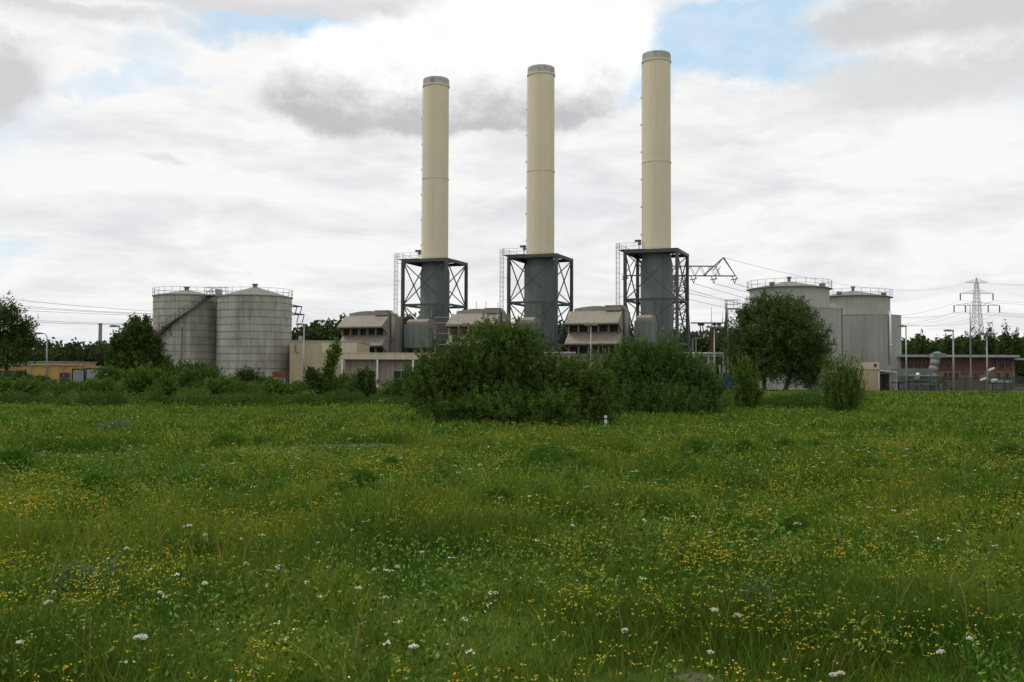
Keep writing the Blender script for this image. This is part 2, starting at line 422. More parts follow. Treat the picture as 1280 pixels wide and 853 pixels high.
def blades(x, y, h, w, lean, g, z=None):
    n = len(x); z = hgt(x, y) if z is None else z
    th = g.uniform(0, 2 * np.pi, n); ln = lean * g.uniform(0.2, 1.4, n) * h
    dx, dy = np.cos(th) * ln, np.sin(th) * ln
    ph = g.uniform(0, 2 * np.pi, n); wx, wy = np.cos(ph) * w / 2, np.sin(ph) * w / 2
    b = np.stack([x, y, z - 0.02], 1); W = np.stack([wx, wy, 0 * wx], 1)
    m = b + np.stack([dx * 0.35, dy * 0.35, h * 0.6], 1); t = b + np.stack([dx, dy, h], 1)
    v = np.stack([b - W, b + W, m + W * 0.8, m - W * 0.8, t], 1).reshape(-1, 3)
    k = np.arange(n) * 5
    return v, np.stack([k, k + 1, k + 2, k + 3], 1), np.stack([k + 3, k + 2, k + 4], 1)
def make_grass():
    V, Q, T, RQ, off = [], [], [], [], 0
    for y0, y1, dens, h, w in ((3.4, 8, 3800, 0.17, 0.0045), (8, 14, 1400, 0.17, 0.008), (14, 26, 460, 0.16, 0.013), (26, 48, 140, 0.145, 0.024), (48, 82, 36, 0.14, 0.045)):
        x, y = scatter(y0, y1, dens / 7)
        sp = 0.05 + 0.004 * (y0 - 3.4) * 1.5
        tuft = rng.uniform(0.65, 1.35, len(x)); ttone = rng.uniform(-0.36, 0.36, len(x))
        x = np.repeat(x, 7) + rng.normal(size=len(x) * 7) * sp; y = np.repeat(y, 7) + rng.normal(size=len(y) * 7) * sp; tuft = np.repeat(tuft, 7); ttone = np.repeat(ttone, 7)
        pn = np.clip((fb(x, y, 0.9, 1.0) - 0.5) * 2.6 + 0.5, 0, 1)
        keep = (rng.uniform(0, 1, len(x)) < 0.4 + 0.6 * pn) & ~((soilmask(x, y) > 0) & (rng.uniform(0, 1, len(x)) < 0.8))
        x, y, pn, tuft, ttone = x[keep], y[keep], pn[keep], tuft[keep], ttone[keep]
        soft = np.ones(len(x))
        for cx, cy, rx, ry in SOIL[:2] + SOIL[3:]: soft = np.where(((x - cx) / rx) ** 2 + ((y - cy + 1.0) / (ry + 1.0)) ** 2 < 1.2, 0.45, soft)
        hh = h * soft * tuft * (0.4 + 1.15 * pn) * rng.uniform(0.5, 1.35, len(x))
        tall = rng.uniform(0, 1, len(x)) < 0.012
        hh = np.where(tall, hh * 1.5, hh)
        wide = np.where(rng.uniform(0, 1, len(x)) < .12, 2.3, 1.0)
        v, q, t = blades(x, y, hh, w * wide * rng.uniform(0.6, 1.4, len(x)), np.where(tall, 0.25, 0.75), rng)
        tone = np.clip((fb(x, y, 0.45, 9.0) - 0.5) * 2.4 + 0.5, 0, 1)
        r = np.clip(pn * -0.35 + tone * 0.45 + 0.25 + ttone + rng.uniform(-0.35, 0.45, len(x)), 0, 1)
        r = np.where(tall & (rng.uniform(0, 1, len(x)) < .4), 0.99, np.minimum(r, .965)); r = np.where(rng.uniform(0, 1, len(x)) < .02, 0.99, r)
        V.append(v); Q.append(q + off); T.append(t + off); RQ.append(r); off += len(v)
    rr = np.concatenate(RQ)
    o = npmesh('grass', np.concatenate(V), np.concatenate(Q), M['grass'], np.concatenate([rr, rr]), tris=np.concatenate(T))
    tag(o, 'uneven green meadow grass covering the whole field', 'grass', kind='stuff')
make_grass()

def broadleaves():
    # low leafy herbs between the blades
    g = np.random.default_rng(21)
    V, Q, RR, off = [], [], [], 0
    for y0, y1, dens, s in ((3.4, 9, 600, 0.042), (9, 20, 190, 0.06), (20, 45, 50, 0.09), (45, 70, 10, .15)):
        x, y = scatter(y0, y1, dens)
        k = (fb(x, y, 1.3, 2.2) > 0.44) & (soilmask(x, y) == 0)
        x, y = x[k], y[k]
        pos = np.stack([x, y, hgt(x, y) + g.uniform(0.05, 0.26, len(x))], 1)
        a = g.normal(size=(len(x), 3)); a[:, 2] += 0.5
        v, q = leafquads(pos, a, np.full(len(x), s), s * 0.42, g)
        V.append(v); Q.append(q + off); RR.append(g.uniform(0, 1, len(x))); off += len(v)
    o = npmesh('meadow_herbs', np.concatenate(V), np.concatenate(Q), M['herb'], np.concatenate(RR))
    tag(o, 'low leafy herbs growing among the meadow grass', 'herbs', kind='stuff')
broadleaves()

def flowers(name, mat, label, spec, patchf, seed):
    g = np.random.default_rng(seed)
    V, Q, RR, off = [], [], [], 0
    for y0, y1, dens, size, hlo, hhi, per in spec:
        x, y = scatter(y0, y1, dens)
        pr = patchf(x, y)
        k = g.uniform(0, 1, len(x)) < pr
        x, y = x[k], y[k]
        n = len(x); z = hgt(x, y) + g.uniform(hlo, hhi, n)
        for j in range(per):
            jx = x + g.normal(size=n) * size * (1.4 if per > 1 else 0); jy = y + g.normal(size=n) * size * (1.4 if per > 1 else 0)
            pos = np.stack([jx, jy, z + g.normal(size=n) * size * 0.25], 1)
            # small tilted cup: two crossed quads give a rounded head
            nrm = unit(np.stack([g.normal(size=n) * 0.45, g.normal(size=n) * 0.45 - 0.25, np.ones(n)], 1))
            a = unit(np.cross(nrm, g.normal(size=(n, 3)))); b = np.cross(nrm, a)
            for rot in (0, 1):
                aa = a if rot == 0 else unit(a + b); bb = b if rot == 0 else unit(b - a)
                s = (size / 2 * g.uniform(0.45, 1.5, n))[:, None]
                lift = nrm * (0.0012 * rot + 0.0005)
                v = np.stack([pos - aa * s + lift, pos - bb * s + lift, pos + aa * s + lift, pos + bb * s + lift], 1).reshape(-1, 3)
                V.append(v); Q.append(np.arange(4 * n).reshape(n, 4) + off); off += 4 * n
                RR.append(g.uniform(0, 1, n))
    o = npmesh(name, np.concatenate(V), np.concatenate(Q), mat, np.concatenate(RR))
    tag(o, label, 'flowers', kind='stuff')
def blob(x, y, cx, cy, rx, ry): return np.exp(-(((x - cx) / rx) ** 2 + ((y - cy) / ry) ** 2))
def ypatch(x, y):
    a = np.clip((fb(x, y, 0.5, 3.0) - 0.5) * 5, 0, 1); c = np.clip((fb(x, y, 2.0, 21.0) - 0.44) * 4.5, 0, 1)
    b = a * c * 1.0 + 0.008
    b += c * (3.0 * blob(x, y, -3.5, 6.9, 1.3, 0.9) + 0.6 * blob(x, y, 2.0, 8.2, 1.8, 1.2) + 0.7 * blob(x, y, 1.3, 6.0, 1.1, 0.6) + 0.5 * blob(x, y, 3.5, 12, 4, 2.5) + 0.4 * blob(x, y, -1, 11, 2.5, 1.0))
    b += 0.25 * blob(x, y, 0, 30, 14, 4) * c
    return np.clip(b * np.clip((62 - y) / 34, 0, 1), 0, 1)
def coarse():
    g = np.random.default_rng(61)
    V, Q, T, RR, off = [], [], [], [], 0
    for y0, y1, dens, nb, w, lo, hi in ((4, 10, 2.2, 70, .007, .24, .42), (10, 22, 0.9, 60, .013, .22, .42), (22, 55, 0.28, 50, .03, .22, .42)):
        x, y = scatter(y0, y1, dens)
        k = g.uniform(0, 1, len(x)) < np.clip((fb(x, y, 0.35, 77.0) - .35) * 3, .1, 1); x, y = x[k], y[k]
        rad = g.uniform(.06, .22, len(x)) * (1 + y / 40); H = g.uniform(lo, hi, len(x)); tn = g.uniform(0, .6, len(x))
        x = np.repeat(x, nb); y = np.repeat(y, nb); rad = np.repeat(rad, nb); H = np.repeat(H, nb); tn = np.repeat(tn, nb)
        q = g.normal(size=len(x)) * .6; q2 = g.normal(size=len(x)) * .6
        x = x + q * rad; y = y + q2 * rad
        v, qd, t = blades(x, y, H * np.exp(-(q * q + q2 * q2) * .6) * g.uniform(.7, 1.15, len(x)), w * g.uniform(.6, 1.5, len(x)), 0.45, g)
        V.append(v); Q.append(qd + off); T.append(t + off); off += len(v); RR.append(np.clip(tn + g.uniform(0, .35, len(x)), 0, 1))
    rr = np.concatenate(RR)
    o = npmesh('coarse_grass', np.concatenate(V), np.concatenate(Q), M['clump'], np.concatenate([rr, rr]), tris=np.concatenate(T))
    tag(o, 'coarse dark grass tussocks dotted all over the meadow', 'grass', kind='stuff')
coarse()
flowers('yellow_wildflowers', M['yellowfl'], 'small yellow and orange flowers scattered in patches over the meadow',
        ((3.6, 8, 300, 0.0095, 0.14, 0.33, 3), (8, 14, 280, 0.011, 0.13, 0.30, 3), (14, 26, 300, 0.016, 0.12, 0.24, 1), (26, 58, 60, 0.026, 0.10, 0.19, 1)), ypatch, 31)
def wpatch(x, y): return np.clip(0.06 + 0.6 * np.clip((fb(x, y, 0.7, 40.0) - .5) * 4, 0, 1) + 0.35 * blob(x, y, -1.2, 5.6, 1.8, 0.9), 0, 1)
flowers('white_wildflowers', M['whitefl'], 'tiny white clover and daisy heads dotted through the meadow grass',
        ((3.6, 9, 24, 0.011, 0.12, 0.30, 1), (3.6, 9, 3.5, 0.011, 0.24, 0.40, 9), (9, 20, 4, 0.014, 0.22, 0.36, 7), (20, 45, 0.7, 0.02, 0.2, 0.32, 5)), wpatch, 32)

# larger single plants -------------------------------------------------
def make_yarrow(seed, h=0.42, w=0.07):
    g = np.random.default_rng(seed)
    root = thing('yarrow_plant', '', 'flower')
    mb = MB(); mb.path([(0, 0, 0), (0.01, 0.0, h * 0.5), (0.02, 0.005, h * 0.92)], 0.003, 5)
    for k in range(6): mb.tube((0.02, 0.005, h * 0.9), (0.02 + math.cos(k) * w * 0.35, 0.005 + math.sin(k) * w * 0.35, h), 0.0014, n=4)
    s = mb.build('stem', M['stem'], root)
    n = 90; r = w / 2 * np.sqrt(g.uniform(0, 1, n)); t = g.uniform(0, 6.28, n)
    pos = np.stack([0.02 + r * np.cos(t) * 1.1, 0.005 + r * np.sin(t), h + 0.012 - 0.25 * r + g.normal(size=n) * 0.003], 1)
    nr = unit(np.stack([g.normal(size=n) * .5, g.normal(size=n) * .5, np.ones(n)], 1))
    a = unit(np.cross(nr, g.normal(size=(n, 3)))); b = np.cross(nr, a); s2 = 0.0075
    v = np.stack([pos - a * s2, pos - b * s2, pos + a * s2, pos + b * s2], 1).reshape(-1, 3)
    npmesh('flower_head', v, np.arange(4 * n).reshape(n, 4), M['whitefl'], g.uniform(0, 1, n), root)
    return root
ypos = [(876, 815), (782, 790), (1195, 827), (1210, 812), (1060, 846), (1080, 843), (268, 737), (345, 717), (480, 714), (492, 715), (228, 660), (242, 657),
        (35, 817), (302, 714), (900, 766), (535, 697), (755, 668), (150, 697), (202, 747), (58, 758), (73, 770), (895, 762), (1130, 636), (960, 637), (1270, 705), (310, 674), (262, 672), (712, 665), (640, 628), (185, 802), (520, 812)]
yar = [make_yarrow(50, .40, .052), make_yarrow(51, .36, .040), make_yarrow(52, .45, .062)]
yn = {}
for i, (px, py) in enumerate(ypos):
    hh = (.40, .36, .45)[i % 3]
    # depth where a head at height hh shows at this pixel
    d = ray(px, py); Y = d.y * (hh - CAMZ) / d.z
    o = yar[i % 3] if i < 3 else copy_tree(yar[i % 3])
    x = X(px, Y, py); o.location = (x, Y, gz(x, Y)); o.rotation_euler = (random.uniform(-.2, .2), random.uniform(-.2, .2), random.uniform(0, 6.28)); q = random.uniform(.5, 1.0) if py > 780 else random.uniform(.35, .7); o.scale = (q, q, 0.9 + .1 * q)
    side = 'left' if px < 430 else 'right' if px > 850 else 'middle'
    where = 'nearest camera' if py > 780 else 'in near meadow' if py > 690 else 'farther out in meadow'
    tag(o, f'white flat-topped yarrow on thin stem, {where}, {side}', 'flower', 'white yarrow heads standing above the grass')

def make_dry_stalk():
    a = P(437, 838, 5.4); a.z = gz(a.x, 5.4)
    mb = MB(); pts = [(0, 0, 0), (0.02, 0, 0.12), (0.035, 0, 0.24), (0.05, 0, 0.33), (0.09, 0, 0.345)]
    mb.path(pts, 0.005, 6)
    o = mb.build('dry_stalk', M['stalk'], loc=a); tag(o, 'pale dry bent stalk standing alone in the near grass', 'stalk')
make_dry_stalk()

def clump(px, py, w, h, mat, label, seed, group='dark weed clumps in the meadow'):
    d = ray(px, py); Y = -CAMZ * d.y / d.z; x = X(px, Y, py)
    sc = Y / F; W = w * sc; H = h * sc * 0.8 + (0.16 if mat is M['clump'] else 0.06)
    g = np.random.default_rng(seed); n = int(700 + 200 * w / 20)
    r = np.sqrt(g.uniform(0, 1, n)) * W / 2; t = g.uniform(0, 6.28, n)
    bx, by = r * np.cos(t), r * np.sin(t) * 0.8
    hh = H * (1.05 - 0.5 * (r / (W / 2)) ** 2) * g.uniform(0.5, 1.1, n)
    v, q, tr = blades(bx, by, hh, np.full(n, 0.5 * sc + 0.012), 0.4, g, z=np.zeros(n))
    pos = np.stack([bx, by, hh * g.uniform(0.3, 1, n)], 1); m = n * 2
    pos = np.repeat(pos, 2, 0) + g.normal(size=(m, 3)) * H * 0.12
    lv, lq = leafquads(pos, g.normal(size=(m, 3)), np.full(m, 1.8 * sc + .02), 0.8 * sc + 0.01, g)
    rq = g.uniform(0, 1, n)
    o = npmesh('weed_clump', np.concatenate([v, lv]), np.concatenate([q, lq + len(v)]), mat, np.concatenate([rq, g.uniform(0, 1, m), rq]), tris=tr, loc=(x, Y, gz(x, Y)))
    tag(o, label, 'plant', group)
cl = [(275, 618, 60, 20), (125, 616, 60, 16), (18, 592, 46, 28), (345, 626, 44, 15), (622, 636, 36, 16), (680, 632, 30, 14), (715, 614, 26, 16), (490, 587, 24, 14), (285, 556, 46, 14),
      (870, 572, 28, 12), (980, 568, 28, 12), (1018, 571, 26, 12), (690, 575, 56, 12), (785, 573, 30, 11), (930, 573, 22, 10), (1262, 576, 30, 13), (425, 621, 40, 14), (455, 608, 30, 14), (1085, 590, 50, 8),
      (60, 560, 60, 10), (560, 600, 44, 9), (1225, 655, 50, 14), (1060, 632, 44, 10), (840, 640, 50, 9)]
for i, (px, py, w, h) in enumerate(cl):
    side = 'left' if px < 430 else 'right' if px > 850 else 'middle'
    far = 'far' if py < 585 else 'middle' if py < 612 else 'near'
    clump(px, py, w, h, M['clump'], f'dark green weed clump in the {far} meadow, {side} of the photo', 200 + i)
clump(145, 540, 44, 12, M['silver'], 'silvery grey weed clump far out in the left meadow', 240, 'silvery weed clumps')
clump(95, 762, 50, 40, M['silver'], 'silvery leaved mugwort clump behind the yellow flower patch on the left', 241, 'silvery weed clumps')
clump(135, 752, 34, 36, M['silver'], 'silvery leaved mugwort clump, right of its twin behind the yellow flowers', 242, 'silvery weed clumps')
clump(945, 785, 40, 46, M['silver'], 'pale silvery stalks right of the dry stalk at bottom', 243, 'silvery weed clumps')

# ------------------------------------------------------------------ shrubs and trees
def shrub(name, px, Y, lobes_px, n, per, mat, label, seed, leaf=(0.09, 0.035), up=0.7, out=0.5, sl=0.45, spread=0.05, group=None, droop=0, shell=0.5, trunk=True, cat='shrub', rough=0.25, tr=0.05, depthk=0.8, zmin=0.0):
    """lobes_px: (px centre, py centre, rx px, ry px)"""
    base = plantat(px, Y)
    root = thing(name, label, cat, base, group=group)
    L = []
    for i, (lx, ly, rx, ry) in enumerate(lobes_px):
        p = P(lx, ly, Y); s = Y / F
        L.append((p.x - base[0], ((i % 3) - 1) * 0.25 * rx * s, p.z - base[2], rx * s, rx * s * depthk, ry * s))
    cr, c = foliage('crown', L, n, per, sl, spread, leaf, mat, root, seed, up, out, shell, droop, zmin=zmin, rough=rough)
    if trunk:
        mb = MB(); g = random.Random(seed)
        tips = [c[g.randrange(len(c))] for _ in range(14)]
        for j in range(14):
            limbs(mb, (g.uniform(-.1, .1) * L[0][3], g.uniform(-.1, .1) * L[0][3], -.05), [tips[j]], tr, tr * 0.2, 0.06 * L[0][3])
        mb.build('stems', M['bark'], root)
    return root
shrub('large_shrub', 640, 34, [(612, 452, 54, 52), (568, 472, 54, 50), (655, 462, 48, 52), (538, 488, 34, 36), (695, 488, 48, 40), (740, 490, 36, 40), (640, 505, 100, 26), (625, 425, 30, 26), (715, 470, 30, 26), (590, 510, 70, 20), (535, 462, 16, 22), (650, 425, 22, 22), (750, 510, 24, 20)],
      5200, 22, M['shrub'], 'big spreading green shrub in the meadow, the largest, left of centre foreground', 301, leaf=(0.095, 0.045), sl=0.36, spread=0.06, rough=0.3)
shrub('wide_shrub', 830, 41.5, [(790, 470, 38, 42), (832, 470, 42, 44), (875, 482, 36, 36), (822, 500, 78, 22), (762, 478, 28, 36), (812, 447, 26, 22), (885, 496, 20, 20), (780, 446, 18, 18), (845, 452, 20, 20)],
      3900, 22, M['shrub3'], 'wide willow shrub with upswept shoots, right of the largest shrub', 302, leaf=(0.14, 0.035), up=1.0, out=0.4, sl=0.6, spread=0.055, rough=0.32)
shrub('upright_shrub', 932, 50, [(932, 485, 17, 26), (930, 470, 10, 22), (944, 495, 11, 16), (920, 496, 9, 14)], 600, 18, M['shrub2'], 'small upright young shrub in front of the big dark tree', 303, leaf=(0.1, 0.05), up=1.6, out=0.35, sl=0.75, spread=0.045, tr=.03, rough=0.6)
shrub('broom_shaped_shrub', 1053, 42.5, [(1053, 488, 25, 28), (1035, 480, 12, 26), (1068, 478, 14, 26), (1050, 468, 12, 20), (1045, 500, 22, 18), (1065, 502, 20, 16)], 800, 18, M['shrub2'], 'broom-shaped willow shrub with tall bare-based shoots right of the big dark tree', 304, leaf=(0.13, 0.03), up=2.0, out=0.3, sl=0.95, spread=0.035, tr=.035, rough=0.6)
shrub('low_shrub', 995, 62, [(995, 502, 22, 10), (980, 505, 14, 8), (1012, 503, 14, 9)], 300, 14, M['shrub'], 'low weedy shrub in the hollow between the two upright shrubs', 305, leaf=(0.15, 0.06), sl=0.35, tr=.02)
# left strip
left_shrubs = [
    ('round_shrub', 183, 60, [(183, 482, 30, 27), (165, 488, 18, 18), (203, 486, 18, 20)], 700, 16, 'shrub2', 'rounded light green shrub in front of the left dark tree'),
    ('round_shrub', 310, 78, [(310, 475, 20, 15), (325, 480, 12, 9)], 300, 14, 'darktree', 'small dark round bush in front of the larger weathered tank'),
    ('round_shrub', 345, 60, [(345, 490, 20, 12), (362, 494, 14, 9), (338, 484, 8, 12)], 300, 14, 'shrub2', 'low light bush right of the small dark round bush'),
    ('young_tree', 408, 66, [(410, 470, 7, 20), (414, 450, 7, 20), (421, 436, 5, 14), (404, 482, 10, 14)], 320, 12, 'shrub2', 'slender young birch before the beige wall'),
    ('young_tree', 392, 62, [(394, 480, 9, 16), (388, 470, 6, 10)], 200, 12, 'darktree', 'short dark sapling beside the slender young birch'),
    ('round_shrub', 455, 61, [(456, 486, 16, 20), (458, 472, 9, 12), (446, 492, 14, 12)], 420, 14, 'darktree', 'upright dark bush in front of the low canopy building'),
    ('round_shrub', 497, 58, [(497, 490, 20, 14), (512, 480, 14, 18)], 360, 14, 'shrub', 'bush filling the gap left of the largest shrub'),
    ('round_shrub', 240, 74, [(240, 474, 26, 14), (262, 472, 20, 14), (222, 478, 18, 12)], 460, 14, 'shrub', 'green bush at the foot of the tank with the stair'),
    ('round_shrub', 280, 66, [(280, 484, 24, 12), (262, 487, 18, 10)], 340, 14, 'shrub2', 'pale green bush below the gap between the two weathered tanks'),
    ('round_shrub', 25, 64, [(20, 487, 30, 14), (48, 490, 20, 12)], 400, 14, 'shrub', 'dark bush in the hedge below the yellow building'),
    ('round_shrub', 225, 88, [(222, 466, 24, 14), (248, 464, 22, 12), (205, 470, 16, 12)], 460, 14, 'darktree', 'dark leafy bush at the very foot of the stair tank'),
    ('round_shrub', 140, 84, [(136, 470, 16, 14), (150, 474, 14, 12)], 260, 14, 'shrub', 'bush right of the grey containers below the lamp post'),
    ('round_shrub', 60, 80, [(48, 480, 30, 10), (78, 483, 18, 8), (12, 476, 26, 11), (30, 470, 9, 8)], 420, 14, 'darktree', 'long dark bush in front of the yellow building'),
    ('round_shrub', 430, 70, [(430, 480, 22, 14), (418, 484, 14, 14)], 340, 14, 'shrub', 'bush hiding the left foot of the canopy building'),
    ('round_shrub', 525, 62, [(520, 486, 18, 16), (532, 470, 12, 16)], 340, 14, 'shrub2', 'pale green bush at the left side of the largest shrub'),
    ('round_shrub', 105, 62, [(100, 491, 34, 12), (125, 487, 18, 12)], 400, 14, 'shrub', 'low bush in the hedge below the grey containers'),
]
for i, (nm, px, Y, L, n, per, mt, lb) in enumerate(left_shrubs):
    shrub(nm, px, Y, L, n, per, M[mt], lb, 320 + i, leaf=(0.2, 0.085), up=0.8, out=0.4, sl=0.5, spread=0.1, tr=.035, group='bushes of the far field edge', cat='bush' if nm == 'round_shrub' else 'young tree')

def hedge():
    g = np.random.default_rng(77)
    V, Q, RR, off = [], [], [], 0
    # px range with top pixel of the growth
    for (pa, pb, ytop, Y, n) in ((-120, 515, 502, 55, 7000), (-120, 520, 494, 66, 8000), (-120, 430, 487, 76, 9000), (880, 1075, 500, 60, 2500), (-700, -120, 484, 66, 5000)):
        px = g.uniform(pa, pb, n)
        yy = Y + g.uniform(-4, 4, n)
        x = (px - 640) / F * yy
        top = np.array([Z(640, ytop, Y)]) + 1.1 * (vn(px, px * 0 + Y, .05) - .4) + .6 * (vn(px, px * 0 + Y, .17) - .5)
        b = hgt(x, yy); zz = b + g.uniform(0, 1, n) ** 0.6 * np.maximum(top - b, 0.2)
        for k in range(4):
            pos = np.stack([x, yy, zz], 1) + g.normal(size=(n, 3)) * 0.13
            a = g.normal(size=(n, 3)); a[:, 2] += 0.8
            v, q = leafquads(pos, a, np.full(n, 0.2), 0.085, g)
            V.append(v); Q.append(q + off); off += len(v); RR.append(np.clip((vn(px, yy * 3, .06) - .25) * .9 + g.uniform(-.3, .3, n), 0, 1))
    o = npmesh('undergrowth', np.concatenate(V), np.concatenate(Q), M['shrub'], np.concatenate(RR))
    tag(o, 'tangled green undergrowth along the far edge of the meadow', 'undergrowth', kind='stuff')
hedge()

def tree(name, px, pybase, Y, lobes_px, n, per, mat, label, seed, leaf, group=None, trunks=None, sl=1.0, spread=0.3, up=0.3, out=0.7, droop=0, r0=0.25, shell=0.5, rough=0.25, zbase=None):
    x = X(px, Y); z = gz(x, Y) if zbase is None else zbase
    root = thing(name, label, 'tree', (x, Y, z), group=group)
    L = []
    for i, (lx, ly, rx, ry) in enumerate(lobes_px):
        p = P(lx, ly, Y); s = Y / F
        L.append((p.x - x, ((i * 2) % 5 - 2) * 0.2 * rx * s, p.z - z, rx * s, rx * s * 0.9, ry * s))
    zc = min(l[2] - l[5] for l in L)
    cr, c = foliage('crown', L, n, per, sl, spread, leaf, mat, root, seed, up, out, shell, droop, zmin=max(0.1, zc), rough=rough)
    mb = MB(); g = random.Random(seed)
    H = max(l[2] for l in L)
    for (bx, tx) in (trunks or [(0, 0)]):
        fork = (tx, 0, H * 0.4)
        mb.tube((bx, 0, -.1), fork, r0, r0 * 0.7, n=9)
        limbs(mb, fork, [c[g.randrange(len(c))] for _ in range(9)], r0 * 0.5, 0.03, 0.3)
    mb.build('trunk', M['bark'], root)
    return root
tree('willow_tree', 968, 485, 104, [(972, 408, 42, 38), (935, 428, 32, 34), (1008, 425, 30, 34), (962, 385, 26, 20), (990, 392, 24, 22), (945, 452, 34, 24), (1000, 456, 32, 24), (970, 440, 40, 34), (1022, 440, 18, 28), (922, 445, 16, 24), (1012, 470, 14, 16), (932, 395, 14, 16)],
     3600, 22, M['willow'], 'big dark round-crowned willow in front of the grey tanks', 401, (0.3, 0.085), trunks=[(-1.0, -1.2), (0.9, 2.2)], sl=1.3, spread=0.2, up=0.35, out=0.8, droop=0.25, rough=0.38, shell=0.42)
tree('dark_tree', 170, 470, 112, [(168, 425, 18, 22), (184, 430, 14, 24), (156, 442, 16, 24), (194, 440, 10, 20), (167, 406, 7, 9), (147, 428, 7, 14), (182, 408, 7, 12), (140, 448, 7, 14), (175, 455, 30, 16), (198, 458, 18, 14)],
     1500, 18, M['darktree'], 'dark bushy tree left of the tank with the stair', 402, (0.34, 0.14), sl=0.9, spread=0.22)
tree('spreading_tree', 8, 470, 125, [(12, 395, 22, 20), (28, 412, 16, 18), (5, 425, 30, 22), (-20, 410, 26, 26), (35, 428, 9, 10), (15, 443, 34, 18), (-10, 385, 14, 12)],
     1300, 15, M['darktree'], 'tall loose-crowned tree at the left edge of the photo', 403, (0.36, 0.15), sl=1.2, spread=0.3, rough=0.45, shell=0.7)
rt = [(1136, 437, 9, 16), (1151, 432, 10, 20), (1168, 437, 8, 14), (1182, 434, 8, 18), (1197, 436, 7, 17), (1211, 431, 8, 20), (1222, 433, 7, 20), (1236, 428, 8, 26), (1248, 438, 8, 16), (1256, 427, 8, 26), (1270, 431, 8, 22), (1282, 434, 9, 18), (1295, 430, 9, 22), (1310, 434, 10, 20)]
for i, (px, py, rx, ry) in enumerate(rt):
    Y = 185 + (i % 3) * 6
    tree('poplar_tree', px, 470, Y, [(px, py + 2, rx * 0.55, ry), (px - 1, py + 12, rx, ry * 0.8), (px + 2, py + 20, rx * 1.1, ry * .7), (px + (3 if i % 2 else -3), py + 2, rx * .6, ry * .6)],
         170, 13, M['darktree'], ['narrow feathery poplar behind the brick building', 'broader bushy poplar behind the brick building', 'narrow feathery poplar behind the brick building'][i % 3],
         420 + i, (0.55, 0.22), group='row of trees behind the brick building', sl=2.0, spread=0.3, up=1.4, out=0.4, r0=.15, rough=.4, zbase=PAD)

def hills():
    mb = MB(); n = 90; mb.smooth = True; rows = []
    for r, (Y, hh) in enumerate(((306, -1.0), (318, 6.0), (345, 8.2), (420, 5.0))):
        for k in range(n + 1):
            x = -420 + 940 * k / n
            rows.append((x, Y, hh * (1 + .18 * math.sin(x * .05 + r) + .12 * math.sin(x * .13)) if hh > 0 else hh))
    N = n + 1
    mb.add(rows, [(r * N + k, r * N + k + 1, (r + 1) * N + k + 1, (r + 1) * N + k) for r in range(3) for k in range(n)])
    tag(mb.build('hills', surf('wooded_slope', (0.035, 0.05, 0.02), 0.95, var=0.4, streak=0, scale=0.1, spec=0.05)), kind='structure')
hills()
def farwood():
    g = np.random.default_rng(88)
    prof = [(-700, 440), (0, 437), (100, 436), (190, 434), (300, 425), (365, 417), (410, 408), (440, 404), (500, 402), (530, 399), (560, 412), (620, 420), (690, 404), (715, 410), (790, 417), (870, 420), (910, 414), (1000, 420), (1120, 428), (1280, 426), (2000, 430)]
    pxs, pys = zip(*prof)
    V, Q, RR, off = [], [], [], 0
    for Y, dy, n in ((300, 0, 90000), (270, 7, 80000)):
        # individual crowns making an uneven top line
        nc = 900
        cx = g.uniform(-700, 1980, nc); cw = g.uniform(5, 12, nc); ch = g.uniform(-7, 4, nc)
        k = g.integers(0, nc, n)
        d = unit(g.normal(size=(n, 3)))
        r = g.uniform(0.3, 1, n) ** 0.5
        px = cx[k] + d[:, 0] * cw[k] * r
        top = np.interp(cx[k], pxs, pys) + dy + ch[k] + 8
        py = top - d[:, 2] * (5 + cw[k] * .9) * r + (g.uniform(0, 1, n) < 0.6) * g.uniform(0, 40, n)
        yy = Y + d[:, 1] * 6
        x = (px - 640) / F * yy; z = CAMZ + (468 - py) / F * yy
        z = np.maximum(z, -0.2)
        pos = np.stack([x, yy, z], 1)
        a = g.normal(size=(n, 3)); a[:, 2] += 0.6
        v, q = leafquads(pos, a, np.full(n, 1.3), 0.9, g)
        V.append(v); Q.append(q + off); off += len(v)
        RR.append(np.clip(g.uniform(0, 1, nc)[k] * 0.7 + g.uniform(0, .3, n), 0, 1))
    o = npmesh('far_wood', np.concatenate(V), np.concatenate(Q), M['wood'], np.concatenate(RR))
    tag(o, 'dark distant woodland rising behind the whole power plant', 'woodland', kind='stuff')
farwood()

